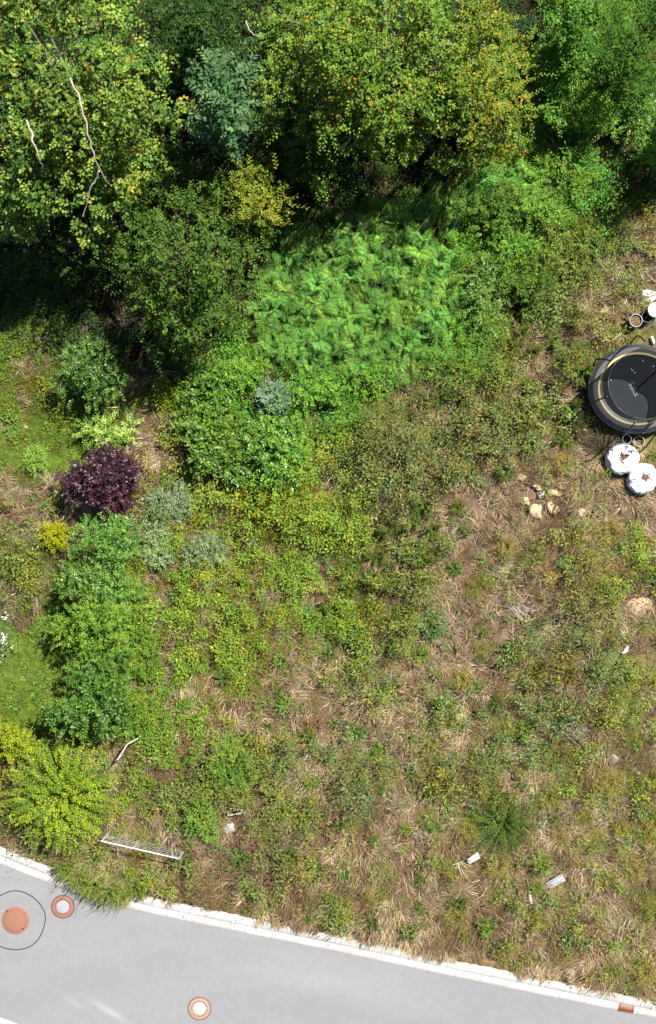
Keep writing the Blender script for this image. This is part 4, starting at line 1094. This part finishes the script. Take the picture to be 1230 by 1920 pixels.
pot(1190, 603, .225, .42, 'black plant pot filled with brown soil and a double grey rim', (.012, .012, .014), (.42, .43, .5), (.02, .02, .02), fill=.8, name='plant_pot', cat='pot')
pot(1211, 596, .20, .36, 'empty black pot between the soil-filled pot and the white tub', (.015, .015, .017), (.10, .10, .12), (.008, .008, .008), name='plant_pot', cat='pot')
pot(1173, 824, .155, .30, 'small dark blue bucket with a pale rim between trampoline and sacks', (.03, .05, .10), (.45, .55, .70), (.008, .014, .035))
pot(1196, 828, .19, .24, 'wider black bucket with a grey rim, right of the dark blue one', (.02, .02, .022), (.40, .42, .40), (.02, .02, .022), fill=.15)
X, Y = P(1226, 583, .5); e = empty('lidded_tub', (X, Y, float(th(X, Y))), 'white round tub with a lid at the right edge', 'tub')
m = MB(); m.lathe([(0, .0), (.22, .0), (.26, .45)], (.75, .75, .75), n=28); m.build('body', PLAST, e, True)
m = MB(); m.lathe([(.275, .44), (.28, .48), (.25, .50), (.22, .485), (0, .49)], (.8, .8, .8), n=28); m.build('lid', PLAST, e, True)


def sack(px, py, r, h, label, hole, seed):
    X, Y = P(px, py, h * .8); z = float(th(X, Y)); e = empty('garden_sack', (X, Y, z), label, 'sack', 'white garden waste sacks')
    g_ = np.random.default_rng(seed); ph = g_.uniform(0, 6, 8); hx, hy = hole[:2]
    def surf(t, a):      # t 0 bottom .. 1 hole rim
        prof_r = np.interp(t, [0, .12, .45, .62, .8, .93, 1], [.84, .95, 1.0, .97, .72, .38, .20]); prof_z = np.interp(t, [0, .12, .45, .62, .8, .93, 1], [0, .12, .62, .90, 1.0, .98, .86])
        poly = 1 / np.maximum(np.cos((a + ph[0]) % (2 * PI / 9) - PI / 9), .2) * .955
        rr = prof_r * (.5 + .5 * poly) * (1 + .04 * np.sin(2 * a + ph[1]) + .02 * np.sin(5 * a + ph[2] + 3 * t) + .012 * np.sin(13 * a + ph[3]))
        zz = prof_z + (t > .5) * (.05 * np.sin(3 * a + ph[4] + 5 * t) + .03 * np.sin(8 * a + ph[5] - 7 * t) + .04 * np.abs(np.sin(2.5 * a + ph[6])) * (t > .7)) * np.clip((t - .5) * 4, 0, 1)
        k = np.clip((t - .6) / .4, 0, 1)
        return rr * r * np.cos(a) + k * hx * r, rr * r * np.sin(a) * (1 - .45 * k * hole[2]) + k * hy * r, zz * h
    N = 26; T = 13; V = []
    for q in np.linspace(0, 1, T):
        a = np.linspace(0, 2 * PI, N, endpoint=False); x_, y_, z_ = surf(np.full(N, q), a); V.append(np.stack([x_, y_, z_], 1))
    V = np.concatenate(V); V = V + g_.normal(0, 1, V.shape) * (np.linspace(0, 1, T).repeat(N)[:, None] *   .036 + .008); F = [[l * N + k, l * N + (k + 1) % N, (l + 1) * N + (k + 1) % N, (l + 1) * N + k] for l in range(T - 1) for k in range(N)]
    m = MB(); m.add(V, F, (.52, .52, .54)); m.build('bag', CLOTH, e)
    m = MB(); m.lathe([(0, h * .87), (r * .15, h * .87), (r * .34, h * .80)], (.13, .075, .055), ctr=(hx * r, hy * r, 0), n=20)
    nl = 130; a = rng.uniform(0, 2 * PI, nl); q = r * .27 * np.sqrt(rng.uniform(0, 1, nl))
    m.leaves(np.stack([hx * r + q * np.cos(a), hy * r + q * np.sin(a), h * .88 + rng.uniform(0, .04, nl)], 1), unit(nl) * [1, 1, .3], np.tile([0, 0, 1.0], (nl, 1)), .05, .035, jitter((.17, .09, .06), nl, .5)); m.build('contents', SOIL, e)
    m = MB()
    for a in (.6, 2.2, 3.9, 5.4):
        c, s_ = math.cos(a), math.sin(a); b1 = np.array([c * r * .72, s_ * r * .72, h * .97]); tg = np.array([-s_, c, 0])
        m.tube([b1 - tg * .12, b1 - tg * .08 + [c * .09, s_ * .09, .06], b1 + tg * .06 + [c * .1, s_ * .1, .07], b1 + tg * .12], .014, (.72, .72, .74), 5)
    m.build('lifting_loops', CLOTH, e)
    return e


sack(1165, 861, .60, .62, 'white woven sack of brown bark, upper left of the pair below the trampoline', (-.02, .12, -.6), 3)
sack(1203, 898, .58, .55, 'white crumpled sack with a nearly closed mouth, lower right of the pair', (.2, .05, .7), 8)
# crumpled white sheet
X, Y = P(1218, 556, .15); z = float(th(X, Y))
m = MB(); N = 26; V = []
for q in np.linspace(0, 1, 12):
    for a in np.linspace(0, 2 * PI, N, endpoint=False):
        rr = q * (.30 + .05 * math.sin(3 * a + 1)); V.append((rr * 1.15 * math.cos(a), rr * .75 * math.sin(a), .16 * (1 - q * q) + .03 * math.sin(5 * a + 6 * q) + .02 * math.sin(11 * a)))
m.add(V, [[l * N + k, l * N + (k + 1) % N, (l + 1) * N + (k + 1) % N, (l + 1) * N + k] for l in range(11) for k in range(N)], (.8, .82, .84))
o = m.build('plastic_bag', CLOTH, None, True); o.location = (X, Y, z + .03); tag(o, 'crumpled white plastic bag by the right edge, above the pots', 'plastic bag')
X, Y = P(1219, 633, .1); m = MB(); m.lathe([(0, .0), (.06, 0), (.065, .22), (.03, .27), (.03, .30), (0, .30)], (.7, .72, .7), n=14)
o = m.build('plastic_bottle', PLAST, None, True); o.location = (X, Y, float(th(X, Y)) + .08); o.rotation_euler = (1.4, 0, .3); tag(o, 'small white bottle lying between the pots and the trampoline', 'bottle')
print('VERTS', sum(len(o.data.vertices) for o in bpy.data.objects if o.type == 'MESH'), 'OBJ', len(bpy.data.objects))
